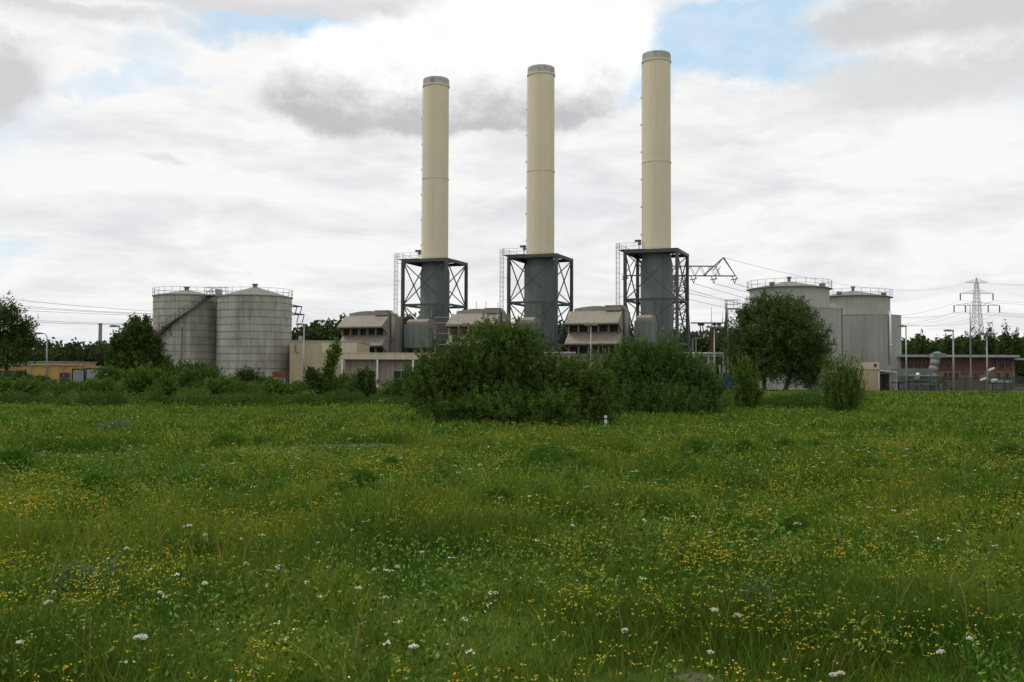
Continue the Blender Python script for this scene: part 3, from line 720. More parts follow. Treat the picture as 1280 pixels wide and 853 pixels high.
# ------------------------------------------------------------------ exhaust stacks
TH = -R(21)
STK = [(X(543, 196), 196.0), (X(675.5, 188.4), 188.4), (X(821, 180), 180.0)]
def make_stack(i, label):
    root = thing('exhaust_stack', label, 'smokestack', (STK[i][0], STK[i][1], PAD), TH, 'three cream exhaust stacks')
    z = lambda a: a - PAD
    r = 2.56
    m = MB(); m.smooth = True
    m.lathe([(r, z(23.9)), (r, z(39.93))], 64); m.lathe([(r * .995, z(40.07)), (r * .99, z(58.6))], 64)
    m.build('flue', M['flue'], root)
    m = MB(); m.smooth = False
    m.lathe([(r - .02, z(39.92)), (r + .05, z(39.92)), (r + .05, z(40.08)), (r - .02, z(40.08))], 64)
    for k in range(16):
        a = k * math.pi / 8; m.box((math.cos(a) * (r + .06), math.sin(a) * (r + .06), z(40.0)), (.14, .1, .22), a)
    m.build('joint_ring', M['flue'], root)
    m = MB(); m.lathe([(r + .02, z(23.62)), (r + .09, z(23.62)), (r + .09, z(24.5)), (r + .02, z(24.5))], 64)
    m.build('base_collar', M['beige2'], root)
    m = MB()
    m.lathe([(r - .03, z(58.6)), (r + .03, z(58.6)), (r + .03, z(59.7)), (r - .1, z(59.92)), (r - .3, z(59.92)), (r - .3, z(57))], 64)
    m.lathe([(r - .3, z(57.0)), (0.01, z(57.0))], 64)
    m.build('rim_band', M['fluecap'], root)
    m = MB(); m.lathe([(r - .03, z(58.3)), (r + .13, z(58.3)), (r + .13, z(58.58)), (r - .03, z(58.58))], 64); m.build('rim_ledge', M['flue'], root)
    # lower casing
    m = MB(); m.smooth = False
    rc = 2.9
    m.lathe([(rc, z(2)), (rc, z(21.6)), (rc - .3, z(22.8)), (rc - .3, z(23.3))], 20)
    for zz in (4.2, 9.6, 15.2, 20.2):
        m.lathe([(rc - .02, z(zz)), (rc + .03, z(zz)), (rc + .03, z(zz + .1)), (rc - .02, z(zz + .1))], 20)
    m.build('lower_casing', M['casing'], root)
    # frame
    h = 4.65
    for sx in (-1, 1):
        for sy in (-1, 1):
            m = MB(); c = .5
            m.box((sx * h, sy * h - .28, z(23.2) / 2), (c, .07, z(23.2))); m.box((sx * h, sy * h + .28, z(23.2) / 2), (c, .07, z(23.2)))
            m.box((sx * h, sy * h, z(23.2) / 2), (.08, .5, z(23.2)))
            m.box((sx * h + c / 2 - .04, sy * h, z(23.2) / 2), (.06, .486, z(23.2))); m.box((sx * h - c / 2 + .04, sy * h, z(23.2) / 2), (.06, .486, z(23.2)))
            m.build('column', M['steel'], root)
    m = MB()
    for s in (-1, 1):
        m.box((0, s * h, z(23.55)), (2 * h + .55, .42, .6)); m.box((s * h, 0, z(23.55)), (.42, 2 * h - .43, .598))
        m.box((0, s * 3.1, z(23.45)), (2 * h - .5, .3, .45))
    m.build('top_frame', M['steel'], root)
    for zz in (15.0, 7.2):
        m = MB()
        for s in (-1, 1):
            m.box((0, s * h, z(zz)), (2 * h - .2, .3, .42)); m.box((s * h, 0, z(zz)), (.29, 2 * h - .2, .4))
        m.build('beam_tier', M['steel'], root)
    m = MB()
    for (za, zb) in ((23.1, 15.3), (14.7, 7.5)):
        for s in (-1, 1):
            m.bar((-h + .35, s * h, z(za)), (h - .35, s * h, z(zb)), .17); m.bar((h - .35, s * (h + .0), z(za)), (-h + .35, s * (h + .0), z(zb)), .165)
            m.bar((s * h, -h + .4, z(za)), (s * h, h - .4, z(zb)), .17); m.bar((s * h, h - .4, z(za)), (s * h, -h + .4, z(zb)), .165)
            m.box((0, s * h, z((za + zb) / 2)), (.5, .2, .5)); m.box((s * h, 0, z((za + zb) / 2)), (.2, .5, .5))
    m.build('cross_braces', M['steel'], root)
    # platform deck and railing on the left and front
    m = MB()
    m.bb(-h - 1.3, -1.2, -h - .3, h + .3, z(23.90), z(23.94)); m.bb(-1.2, h - .4, -h + .4, h - .4, z(23.901), z(23.94))
    dk = m.build('platform', M['galv'], root)
    m = MB(); w = .05; t = 23.97
    pts = [(-h - 1.25, -h - .25), (-h - 1.25, h + .25), (h * .1, h + .25)]
    pts2 = [(-h - 1.25, -h - .25), (-1.5, -h - .25), (-1.5, -3.2)]
    for pp in (pts, pts2):
        for a, b in zip(pp[:-1], pp[1:]):
            L = math.dist(a, b); k = max(1, int(L / 1.2))
            for zz in (.55, 1.1): m.bar((*a, z(t + zz)), (*b, z(t + zz)), w)
            for j in range(k + 1):
                q = j / k; m.bar((a[0] + (b[0] - a[0]) * q, a[1] + (b[1] - a[1]) * q, z(t)), (a[0] + (b[0] - a[0]) * q, a[1] + (b[1] - a[1]) * q, z(t + 1.1)), w)
    m.build('railing', M['galv'], dk)
    # caged ladder at the left front corner
    m = MB(); lx, ly = -h - 1.15, -h - .5
    for s in (-.28, .28): m.bar((lx + s, ly, 0), (lx + s, ly, z(25.1)), .06)
    for j in range(int(z(25) / .3)): m.bar((lx - .28, ly, .3 * j + .2), (lx + .28, ly, .3 * j + .2), .03)
    for j in range(26):
        zz = 3 + j * .9
        if zz > z(25): break
        pp = [(lx + .36 * math.cos(a), ly - .12 + .62 * -math.sin(a), zz) for a in [k * math.pi / 6 for k in range(7)]]
        for a, b in zip(pp[:-1], pp[1:]): m.bar(a, b, .045)
    for k in (1, 3, 5):
        a = k * math.pi / 6; m.bar((lx + .36 * math.cos(a), ly - .12 - .62 * math.sin(a), 3), (lx + .36 * math.cos(a), ly - .12 - .62 * math.sin(a), z(25)), .035)
    for zz in (4, 8, 12, 16, 20, 23.5): m.bar((lx, ly, zz), (-h, -h, zz), .06)
    m.build('ladder', M['galv'], root)
    m = MB(); m.smooth = True; a = R(285)
    for dd in (0, .32): m.tube((math.cos(a) * (rc + .2) + dd, math.sin(a) * (rc + .2), z(3)), (math.cos(a) * (rc + .2) + dd, math.sin(a) * (rc + .2), z(15.0)), .09, n=8)
    m.build('riser_pipes', M['duct'], root)
    # small instrument boom beside the flue
    m = MB(); m.box((-3.2, -1.0, z(25.9)), (1.1, .5, .35)); m.bar((-3.0, -1, z(24)), (-3.0, -1, z(25.8)), .12); m.box((-2.9, -1.0, z(25.4)), (.5, .4, .5))
    m.build('instrument_boom', M['steel'], root)
    # cable ladder brackets up the flue's left side
    m = MB()
    for zz in list(range(27, 57, 5)): m.box((-r - .05, -.9, z(zz)), (.22, .2, .3))
    m.bar((-r + .12, -1.05, z(24.5)), (-r + .12, -1.05, z(58)), .07)
    m.build('cable_riser', M['flue'], root)
    return root
make_stack(0, 'leftmost and shortest-looking cream exhaust stack on a dark steel frame')
make_stack(1, 'middle cream exhaust stack on a dark steel frame')
make_stack(2, 'rightmost and tallest-looking cream exhaust stack on a dark steel frame')

# ------------------------------------------------------------------ air intake houses (local origin = stack centre)
def make_intake(i, label):
    root = thing('air_intake_house', label, 'filter house', (STK[i][0], STK[i][1], PAD), TH, 'hooded air intake houses beside the stacks')
    z = lambda a: a - PAD
    x1 = -2.75; x0 = x1 - 9.3; v0 = -16.6; D = 8.2
    poly = [(v0 + 2.2, 0), (v0 + 2.2, z(6.45)), (v0, z(6.75)), (v0, z(6.95)), (v0 + 2.2, z(8.85)), (v0 + 2.2, z(10.0)), (v0, z(10.15)), (v0, z(10.37)), (v0 + 3.0, z(12.5)), (v0 + D, z(12.5)), (v0 + D, 0)]
    MB().prism(poly, x0, x1).build('body', M['intake'], root)
    m = MB()
    for xa in (x0 - .1, x1 + .02):
        for (zt, zb) in ((10.3, 8.85), (6.9, 5.4)):
            m.prism([(v0 - .02, z(zt)), (v0 + 2.3, z(zt)), (v0 + 2.3, z(zb))], xa, xa + .08)
    m.build('side_cheek', M['intake'], root)
    for k, (za, zb) in enumerate(((8.95, 9.95), (5.3, 6.4))):
        m = MB(); m.bb(x0 + .35, x1 - .35, v0 + 2.02, v0 + 2.19, z(za), z(zb))
        o = m.build('louvre', M['dark'], root)
        for j in range(6):
            xx = x0 + .25 + (9.3 - .5) * j / 5
            m = MB(); m.bb(xx - .11, xx + .11, v0 + 1.35, v0 + 2.0, z(za - .12), z(zb + .12)); m.build('louvre_post', M['intake'], o)
    # barrel roof
    m = MB(); ya, yb = v0 + 3.2, v0 + D - .2
    n = 14; xa, xb = x0 + .7, x1 - .9
    top = [(xa + (xb - xa) * k / n, z(12.48 + .5 + .4 * math.sin(math.pi * k / n))) for k in range(n + 1)]
    vs = [(x, ya, zz) for x, zz in top] + [(x, yb, zz) for x, zz in top] + [(xa, ya, z(12.4)), (xb, ya, z(12.4)), (xa, yb, z(12.4)), (xb, yb, z(12.4))]
    N = n + 1
    fs = [(k, k + 1, N + k + 1, N + k) for k in range(n)] + [tuple(range(n, -1, -1)) + (2 * N, 2 * N + 1)] + [tuple(range(N, 2 * N)) + (2 * N + 3, 2 * N + 2)] + [(0, N, 2 * N + 2, 2 * N), (n, 2 * N + 1, 2 * N + 3, N + n)]
    m.add(vs, fs)
    rf = m.build('roof', M['roofgrey'], root)
    m = MB(); m.bb(x1 - 2.9, x1 - .15, ya - .6, ya + 1.2, z(12.52), z(13.3)); m.bb(x1 - 3.0, x1 - .05, ya - .7, ya + 1.3, z(13.303), z(13.42)); m.build('roof_hatch', M['duct2'], rf)
    # bend pipe from roof down the right side
    m = MB(); m.smooth = True
    px, py = x1 + .5, v0 + 3.4
    pts = [(x1 - .5, py, z(12.95))] + [(px - .7 + .7 * math.sin(a), py, z(12.25) + .7 * math.cos(a)) for a in [k * math.pi / 12 for k in range(7)]] + [(px, py, z(7.5)), (px, py, z(2))]
    m.path(pts, .38, 14); m.build('bend_pipe', M['roofgrey'], root)
    m = MB(); m.box((px, py, z(8)), (1.1, .9, .25)); m.box((px + .1, py - .1, z(6.6)), (.7, .7, 1.6)); m.build('pipe_bracket', M['casing'], root)
    m = MB()
    for j in range(4): m.bb(x0 + 2.1 * j + .6, x0 + 2.1 * j + .7, v0 + D + .02, v0 + D + .1, 0, z(12))
    m.build('wall_rib', M['intake'], root)
    return root
make_intake(0, 'taupe hooded air intake house left of the leftmost stack')
make_intake(1, 'taupe hooded air intake house behind the scaffold poles, left of the middle stack')
make_intake(2, 'taupe hooded air intake house left of the rightmost stack')

def make_silencer(i, ue, label):
    root = thing('silencer_duct', label, 'duct', (STK[i][0], STK[i][1], PAD), TH, 'grey green ducts at the foot of the stacks')
    z = lambda a: a - PAD
    x0, x1, v0, v1 = -1.75, ue, -9.6, -5.4
    m = MB(); m.bb(x0, x1, v0, v1, z(6.6), z(11.0))
    k = 0; x = x0 + .35
    while x < x1 - .1:
        m.bb(x, x + .09, v0 - .07, v0 - .003, z(6.65), z(10.95)); x += .75
    m.build('duct_body', M['duct'], root)
    m = MB(); m.prism([(v0 + .4, z(11.003)), (v0 + .4, z(11.5)), (v0 + 1.4, z(12.0)), (v1 - .3, z(12.0)), (v1 - .3, z(11.003))], x0 + .3, x1 - .3); m.build('duct_hood', M['duct2'], root)
    m = MB()
    for xx in (x0 + .3, (x0 + x1) / 2, x1 - .3):
        for vv in (v0 + .3, v1 - .3): m.bb(xx - .15, xx + .15, vv - .15, vv + .15, 0, z(6.597))
    m.build('support_legs', M['steel'], root)
    m = MB(); m.bb(x0, x1 + .6, -5.397, -2.4, z(7.0), z(10.4)); m.build('connecting_duct', M['casing'], root)
    m = MB(); m.bb(x0 - .3, x1 + 2.5, v0 - .2, v1, z(0), z(5.2)); m.build('pump_house', M['beige3'], root)
make_silencer(0, 3.2, 'grey green ribbed duct at the foot of the leftmost stack')
make_silencer(1, 2.2, 'grey green ribbed duct at the foot of the middle stack')
make_silencer(2, 1.4, 'grey green ribbed duct at the foot of the rightmost stack')

# ------------------------------------------------------------------ tanks
def ringrail(mb, r, z0, n=28, a0=0, a1=2 * math.pi, h=1.1, w=.045):
    pts = [(r * math.cos(a0 + (a1 - a0) * k / n), r * math.sin(a0 + (a1 - a0) * k / n)) for k in range(n + 1)]
    for a, b in zip(pts[:-1], pts[1:]):
        for zz in (h, h * .5): mb.bar((*a, z0 + zz), (*b, z0 + zz), w)
        mb.bar((*a, z0), (*a, z0 + h), w)
def old_tank(px, Y, r, H, apex, label, stair):
    x = X(px, Y); root = thing('storage_tank', label, 'tank', (x, Y, PAD), 0, 'weathered storage tanks')
    h = H - PAD
    m = MB(); m.smooth = True; m.lathe([(r, 0), (r, h)], 72)
    m.smooth = False; m.mi = 1; zz = h - 1.07
    while zz > 2.5:
        m.lathe([(r - .01, zz), (r + .035, zz), (r + .035, zz + .07), (r - .01, zz + .07)], 72); zz -= 1.07
    for k in range(int((h - 2) / 1.07)):
        for j in range(0):
            a = (j + (k % 2) * .5) * 2 * math.pi / 10; zc = h - .5 - k * 1.07
            m.box((math.cos(a) * (r + .008), math.sin(a) * (r + .008), zc), (.02, .035, .99), a)
    m.build('shell', [M['tankold'], M['tankseam']], root)
    m = MB(); m.lathe([(r, 0), (r + .18, 0), (r + .18, 2.1), (r + .01, 2.1)], 72); m.build('base_skirt', M['concrete'], root)
    m = MB(); m.smooth = False
    m.lathe([(r + .0, h - .12), (r + .16, h - .12), (r + .16, h + .02), (r - .05, h + .04), (0.5, h + apex - .12), (.02, h + apex)], 36)
    rf = m.build('roof', M['tankroof'], root)
    m = MB(); m.tube((0, 0, h + apex - .15), (0, 0, h + apex + .3), .35, n=12); m.tube((0, 0, h + apex + .3), (0, 0, h + apex + .42), .5, n=12); m.build('vent', M['tankseam'], rf)
    m = MB(); ringrail(m, r + .1, h, 26); m.build('railing', M['galv'], root)
    if stair:
        m = MB(); a0, a1 = R(198), R(330); n = 64
        zA, zB = 4.8, h + .1
        aL = R(270)
        for k in range(n):
            q = k / n; a = a0 + (a1 - a0) * q
            zz = zA + (zB - zA) * q
            b = a0 + (a1 - a0) * (k + 1) / n; zn = zA + (zB - zA) * (k + 1) / n
            for rr in (r + .12, r + .95):
                p0 = (rr * math.cos(a), rr * math.sin(a), zz); p1 = (rr * math.cos(b), rr * math.sin(b), zn)
                m.bar(p0, p1, .22)
            rr = r + .95
            m.bar((rr * math.cos(a), rr * math.sin(a), zz + 1.0), (rr * math.cos(b), rr * math.sin(b), zn + 1.0), .05)
            m.bar((rr * math.cos(a), rr * math.sin(a), zz + .5), (rr * math.cos(b), rr * math.sin(b), zn + .5), .04)
            if k % 3 == 0: m.bar((rr * math.cos(a), rr * math.sin(a), zz), (rr * math.cos(a), rr * math.sin(a), zz + 1), .045)
            m.box(((r + .53) * math.cos(a), (r + .53) * math.sin(a), zz + .02), (.8, .26, .05), a)
        m.build('stair', M['steel'], root)
        m = MB(); zl = zA + (zB - zA) * .45; al = a0 + (a1 - a0) * .45
        m.box(((r + .6) * math.cos(al), (r + .6) * math.sin(al), zl), (1.1, 1.3, .12), al)
        for s in (-.5, .5): m.bar(((r + .9) * math.cos(al) + s, (r + .9) * math.sin(al), zl), ((r + .05) * math.cos(al) + s, (r + .05) * math.sin(al), zl - 1.3), .09)
        m.build('landing', M['steel'], root)
        m = MB(); m.smooth = True; a = R(281); m.tube((math.cos(a) * (r + .1), math.sin(a) * (r + .1), 1), (math.cos(a) * (r + .1), math.sin(a) * (r + .1), zl), .08, n=8); m.build('drain_pipe', M['tankseam'], root)
    return root
TA = old_tank(232, 152.5, 4.85, 13.4, 1.05, 'weathered ribbed storage tank with diagonal stair, left of its pair', True)
TB = old_tank(317.5, 150, 5.45, 13.1, 1.6, 'weathered ribbed storage tank without stair, right and wider of the pair', False)
m = MB(); xg = X(272, 150)
m.box((xg, 148.8, 13.35), (3.2, 1.0, .12)); 
for yy in (148.3, 149.3):
    for zz in (.55, 1.1): m.bar((xg - 1.6, yy, 13.4 + zz), (xg + 1.6, yy, 13.4 + zz), .05)
    for k in range(5): m.bar((xg - 1.6 + .8 * k, yy, 13.4), (xg - 1.6 + .8 * k, yy, 14.5), .05)
m.box((xg + .4, 148.6, 13.8), (.9, .5, .7))
o = m.build('tank_walkway', M['galv']); tag(o, 'small railed walkway bridging the tops of the two weathered tanks', 'walkway')

def new_tank(px, Y, label, ri=5.4, ro=6.95, H=13.75, HR=10.8, apex=1.05, left=False):
    x = X(px, Y); root = thing('storage_tank', label, 'tank', (x, Y, PAD), 0, 'smooth grey concrete tanks')
    h = H - PAD; hr = HR - PAD
    m = MB(); m.smooth = True; m.lathe([(ri, hr - 1), (ri, h)], 72); m.build('shell', M['tanknew'], root)
    m = MB(); m.smooth = True; m.lathe([(ro, 0), (ro, hr)], 72); m.smooth = False; m.lathe([(ro, hr), (ro - .25, hr), (ro - .25, hr - .3)], 72); m.lathe([(ro - .2, hr - .25), (ri - .1, hr - .2)], 72)
    m.lathe([(ro - .01, hr - .1), (ro + .05, hr - .1), (ro + .05, hr + .03), (ro - .01, hr + .03)], 72)
    m.build('outer_ring_wall', M['tanknew2'], root)
    m = MB(); m.lathe([(ri, h - .1), (ri + .12, h - .1), (ri + .12, h + .03), (ri - .05, h + .05), (.5, h + apex), (.02, h + apex + .05)], 40)
    rf = m.build('roof', M['tankroof'], root)
    m = MB(); m.tube((0, 0, h + apex - .1), (0, 0, h + apex + .45), .22, n=12); m.tube((0, 0, h + apex + .45), (0, 0, h + apex + .7), .34, n=12)
    m.box((-ri * .6, -ri * .6, h + .45), (.6, .6, .5)); m.box((ri * .75, -ri * .35, h + .4), (.7, .5, .5))
    m.build('vent', M['tankseam'], rf)
    m = MB(); ringrail(m, ri + .35, h - .05, 26); m.lathe([(ri + .1, h - .08), (ri + .5, h - .08)], 60); m.build('railing', M['galv'], root)
    return root, x, ro, hr
T3, x3, ro3, hr3 = new_tank(987, 140, 'smooth grey tank rising behind the big willow, left of the grey pair')
T4, x4, ro4, hr4 = new_tank(1067, 155, 'smooth grey tank behind the beige shed, right of the grey pair')
# small side platform on left tank, pipes on both
m = MB(); m.bb(-ro3 - 1.9, -ro3 - .1, -.7, .7, hr3 + .1, hr3 + .25)
for a, b in (((-ro3 - 1.9, -.7), (-ro3 - .1, -.7)), ((-ro3 - 1.9, -.7), (-ro3 - 1.9, .7)), ((-ro3 - 1.9, .7), (-ro3 - .1, .7))):
    for zz in (.6, 1.2): m.bar((*a, hr3 + .2 + zz), (*b, hr3 + .2 + zz), .06)
for a in ((-ro3 - 1.9, -.7), (-ro3 - 1, -.7), (-ro3 - .1, -.7), (-ro3 - 1.9, .7), (-ro3 - .1, .7)): m.bar((*a, hr3 + .2), (*a, hr3 + 1.4), .06)
m.bar((-ro3 - 1.8, -.6, 0), (-ro3 - 1.8, -.6, hr3), .15); m.build('side_platform', M['galv'], T3)
m = MB(); m.smooth = True; a = R(-6); m.tube((math.cos(a) * (ro3 + .1), math.sin(a) * (ro3 + .1) - .4, 1), (math.cos(a) * (ro3 + .1), math.sin(a) * (ro3 + .1) - .4, hr3 + .4), .1, n=8); m.build('drain_pipe', M['tankseam'], T3)
m = MB(); m.smooth = True
dx = X(1109, 150) - x4; dy = -math.sqrt(ro4 ** 2 - min(dx, ro4 - .1) ** 2) - .25
z0 = Z(1109, 455, 150) - PAD
m.tube((dx, dy, z0), (dx, dy, hr4 + .5), .17, n=10); m.box((dx, dy, Z(1109, 432, 150) - PAD), (.5, .5, .25)); m.build('drain_pipe', M['white'], T4)

# ------------------------------------------------------------------ low buildings
def mk(name, label, cat, px, Y, group=None, rz=0.0):
    return thing(name, label, cat, (X(px, Y), Y, PAD), rz, group)
def lx(px, Y, root): return X(px, Y) - root.location.x
def lz(px, py, Y): return Z(px, py, Y) - PAD

# beige hall behind lamp post (px 362-475)
Y = 145; b = mk('beige_hall', 'tall plain beige clad hall right of the weathered tanks', 'building', 362, Y)
x0, x1 = 0, lx(447, Y, b); h = lz(400, 427.5, Y)
m = MB(); m.bb(x0, x1, 0, 12, 0, h)
k = x0 + .5
while k < x1: m.bb(k, k + .06, -.03, -.002, .1, h - .3); k += .9
m.build('wall', M['beige'], b)
m = MB(); m.bb(x0 - .1, x1 + .1, -.12, 12.1, h, h + .18); m.build('roof_edge', M['palegrey'], b)
m = MB(); m.bb(lx(402, Y, b), lx(446, Y, b), -.08, -.035, lz(420, 441, Y), h - .1); m.build('fascia_panel', M['beige2'], b)
m = MB(); m.bb(lx(405, Y, b), lx(410, Y, b), -.1, -.035, 0, 2.9); m.build('door', M['dark'], b)
m = MB(); m.bar((lx(369, Y, b), -.1, lz(369, 440, Y)), (lx(369, Y, b), -.1, lz(369, 431, Y)), .12); m.bar((lx(369, Y, b), -.1, lz(369, 441, Y)), (lx(373, Y, b), -.1, lz(373, 441, Y)), .1); m.build('wall_pipe', M['tankseam'], b)
m = MB(); m.bb(lx(371, Y, b), lx(374, Y, b), 1, 2, h + .182, h + .9); m.build('roof_vent', M['galv'], b)

# canopy building (px 427-520)
Y = 135; b = mk('canopy_building', 'low grey beige building with pale fascia and white posts before the hall', 'building', 427, Y)
xe = lx(545, Y, b); h = lz(470, 442, Y); hf = lz(470, 449.5, Y)
m = MB(); m.bb(0.25, xe, .9, 8, 0, hf)
for q in range(26):
    xx = .5 + q * .5
    if xx < xe: m.bb(xx, xx + .05, .86, .898, .1, hf - .1)
m.build('wall', M['beige3'], b)
m = MB(); m.bb(0, xe + .1, -.2, 8.1, hf + .003, h)
m.bb(-.06, xe + .16, -.26, 8.16, h + .001, h + .1); m.build('fascia', M['beige2'], b)
for px in (427.5, 471.5, 516):
    m = MB(); xx = lx(px, Y, b); m.bb(xx - .08, xx + .13, -.15, .06, 0, hf); m.build('post', M['white'], b)
for px in (449, 491):
    m = MB(); xx = lx(px, Y, b)
    m.bb(xx, xx + 2.0, .78, .855, 0, 2.5); o = m.build('door', M['dark'], b)
    m = MB()
    for e in (xx - .06, xx + 1.0, xx + 2.0): m.bb(e, e + .08, .7, .777, 0, 2.56)
    m.bb(xx - .06, xx + 2.08, .69, .77, 2.503, 2.62); m.build('door_frame', M['palegrey'], o)
for k in range(5):
    m = MB(); xx = 1.0 + k * 2.0; m.bb(xx, xx + .1, .72, .85, hf - 1.4, hf - .1); m.build('wall_lamp_bracket', M['midgrey'], b)

# yellow building far left
Y = 140; b = mk('yellow_building', 'long low yellow building at the left edge behind the hedge', 'building', -60, Y)
xe = lx(105, Y, b); h = lz(60, 457, Y)
m = MB(); m.bb(0, xe, 0, 10, 0, h); m.build('wall', M['yellow'], b)
m = MB(); m.bb(lx(-60, Y, b), lx(86, Y, b), .5, 9, h + .003, h + .42); m.build('upper_storey_parapet', M['yellow'], b)
m = MB(); m.bb(-.2, lx(86, Y, b) + .15, .35, 9.2, h + .425, h + .6); m.build('roof', M['midgrey'], b)
m = MB(); m.bb(-.2, xe + .15, -.25, .34, h + .002, h + .16); m.build('gutter', M['palegrey'], b)
for pa, pb, ya, yb in ((-40, 22, 463, 471), (45, 56, 470, 476), (75, 88, 466, 480)):
    m = MB(); m.bb(lx(pa, Y, b), lx(pb, Y, b), -.06, -.003, lz(pa, yb, Y), lz(pa, ya, Y)); o = m.build('window', M['glass'], b)
    m = MB(); xa, xb = lx(pa, Y, b), lx(pb, Y, b); zz = lz(pa, (ya + yb) / 2, Y)
    m.bb(xa, xb, -.1, -.063, zz - .04, zz + .04)
    n = max(2, int((xb - xa) / 1.2))
    for k in range(n + 1): q = xa + (xb - xa) * k / n; m.bb(q - .04, q + .04, -.14, -.103, lz(pa, yb, Y), lz(pa, ya, Y))
    m.build('window_frame', M['midgrey'], o)
for k in range(5):
    m = MB(); xx = lx(0 + 20 * k, Y, b); m.tube((xx, -.2, 0), (xx, -.2, h), .06, n=8); m.build('downpipe', M['midgrey'], b)

def container(px0, px1, py, Y, mat, label, group=None, name='container', dep=2.5):
    b = mk(name, label, 'container', px0, Y, group)
    x1 = lx(px1, Y, b); h = lz(px0, py, Y)
    m = MB(); m.bb(0, x1, 0, dep, .1, h - .12)
    k = .15
    while k < x1 - .15: m.bb(k, k + .12, -.045, -.002, .25, h - .25); k += .3
    m.build('body', mat, b)
    m = MB()
    for e in (0.003, x1 - .123): 
        for yy in (-.06, dep - .06): m.bb(e, e + .12, yy, yy + .12, 0, h)
    m.bb(.06, x1 - .06, -.055, .055, h - .118, h - .002); m.bb(.06, x1 - .06, -.055, .055, .002, .098); m.bb(.06, x1 - .06, dep - .055, dep + .055, h - .118, h - .002)
    for e in (.063, x1 - .063): m.bb(e - .05, e + .05, 0, dep, h - .12, h - .004); m.build('corner_frame', mat, b)
    return b
container(90, 106, 461, 133, M['palegrey'], 'pale grey container, left of two beside the yellow building', 'grey containers')
container(107, 127, 460.5, 132, M['palegrey'], 'pale grey container, right of two beside the yellow building', 'grey containers')
container(904, 918, 466, 118, M['blue'], 'blue container left of the big willow')
container(1142 - 20, 1142 - 6, 478, 131, M['midgrey'], 'grey cabinet at the foot of the right grey tank', name='cabinet')

# red boards
for px, Y, w, y0, y1, lab in ((148, 108, 1.0, 468, 474, 'small rust red board at the foot of the lamp post left'), (349, 128, 1.7, 465, 472, 'rust red board at the foot of the wider weathered tank')):
    x = X(px, Y); b = thing('red_board', lab, 'board', (x, Y, gz(x, Y)))
    g0 = gz(x, Y); za, zb = Z(px, y1, Y) - g0, Z(px, y0, Y) - g0
    m = MB(); m.bb(-w / 2, w / 2, -.04, .04, za, zb); m.build('panel', M['red'], b)
    for s in (-1, 1):
        m = MB(); m.bb(s * w * .4 - .04, s * w * .4 + .04, .043, .12, 0, zb - .02); m.build('post', M['galv'], b)

# gate of bars at foot of tank B
Y = 130; b = mk('bar_fence', 'short dark barred fence panel before the wider weathered tank', 'fence', 322, Y)
m = MB(); xe = lx(331, Y, b); h = lz(325, 465, Y)
for k in range(7): m.bar((xe * k / 6, 0, 0), (xe * k / 6, 0, h), .07)
m.bar((0, 0, h - .1), (xe, 0, h - .1), .06); m.bar((0, 0, .3), (xe, 0, .3), .06); m.build('bars', M['brownpole'], b)

# long pale bund wall under willow
Y = 120; b = mk('bund_wall', 'low pale grey concrete wall behind the willow trunks', 'wall', 925, Y)
xe = lx(1046, Y, b); h = lz(980, 468, Y)
m = MB(); m.bb(0, xe, 0, .3, 0.35, h)
for k in range(7): xx = xe * k / 6; m.bb(xx - .05, xx + .05, -.05, -.003, .35, h - .02)
m.build('wall', M['concrete'], b)
m = MB(); m.bb(-.05, xe + .05, -.12, .35, 0, .347); m.build('plinth', M['dark'], b)
m = MB(); m.bb(-.05, xe + .05, -.06, .36, h + .002, h + .12); m.build('coping', M['palegrey'], b)

# beige shed with porch in front of tank 4
Y = 122; b = mk('beige_shed', 'small beige shed with an open porch at the foot of the right grey tank', 'building', 1074, Y)
x1 = lx(1098, Y, b); h = lz(1085, 453, Y); hl = lz(1085, 462, Y); xe = lx(1121, Y, b); hp = lz(1110, 465.5, Y)
m = MB(); m.bb(-1.4, x1, 0, 5, 0, hl)
k = -1.3
while k < x1: m.bb(k, k + .05, -.03, -.002, .05, hl - .05); k += .35
m.build('wall', M['beige'], b)
m = MB(); m.bb(-1.5, x1 + .08, -.1, 5.1, hl + .003, h); m.build('fascia', M['beige2'], b)
m = MB(); m.add([(x1 + .09, -.1, hp + .12), (xe + .1, -.1, hp - .1), (xe + .1, 4.8, hp - .1), (x1 + .09, 4.8, hp + .12), (x1 + .09, -.1, hp + .3), (xe + .1, -.1, hp + .06), (xe + .1, 4.8, hp + .06), (x1 + .09, 4.8, hp + .3)],
         [(0, 1, 2, 3), (4, 5, 6, 7), (0, 1, 5, 4), (1, 2, 6, 5), (2, 3, 7, 6), (3, 0, 4, 7)]); m.build('porch_roof', M['beige2'], b)
m = MB(); m.bb(x1 + .01, xe, 4.6, 4.8, 0, hp - .15); m.bb(xe - .15, xe, 2.0, 4.55, 0, hp - .15); m.build('porch_back_wall', M['concrete'], b)
m = MB(); m.bb(xe - .12, xe, 0, .12, 0, hp - .12); m.build('post', M['palegrey'], b)
m = MB(); m.bb(x1 + .003, x1 + .12, -.02, .1, 0, hp + .1); m.build('post', M['white'], b)
m = MB(); m.bb(lx(1092.5, Y, b), lx(1095, Y, b), -.2, -.102, h - .55, h - .2); m.build('wall_lamp', M['dark'], b)
# bicycles' rack-like low stand inside porch
b2 = thing('bicycle_rack', 'dark low hooped rack under the shed porch roof', 'rack', (X(1109, 123), 123.5, PAD))
m = MB()
for k in range(4):
    x = -1 + k * .55
    pts = [(x + .35 * math.cos(a), 0, .35 + .35 * math.sin(a)) for a in [j * math.pi / 8 for j in range(17)]]
    for a, c in zip(pts[:-1], pts[1:]): m.bar(a, c, .04)
m.bar((-1.3, 0, .05), (1.1, 0, .05), .05); m.build('hoops', M['dark'], b2)

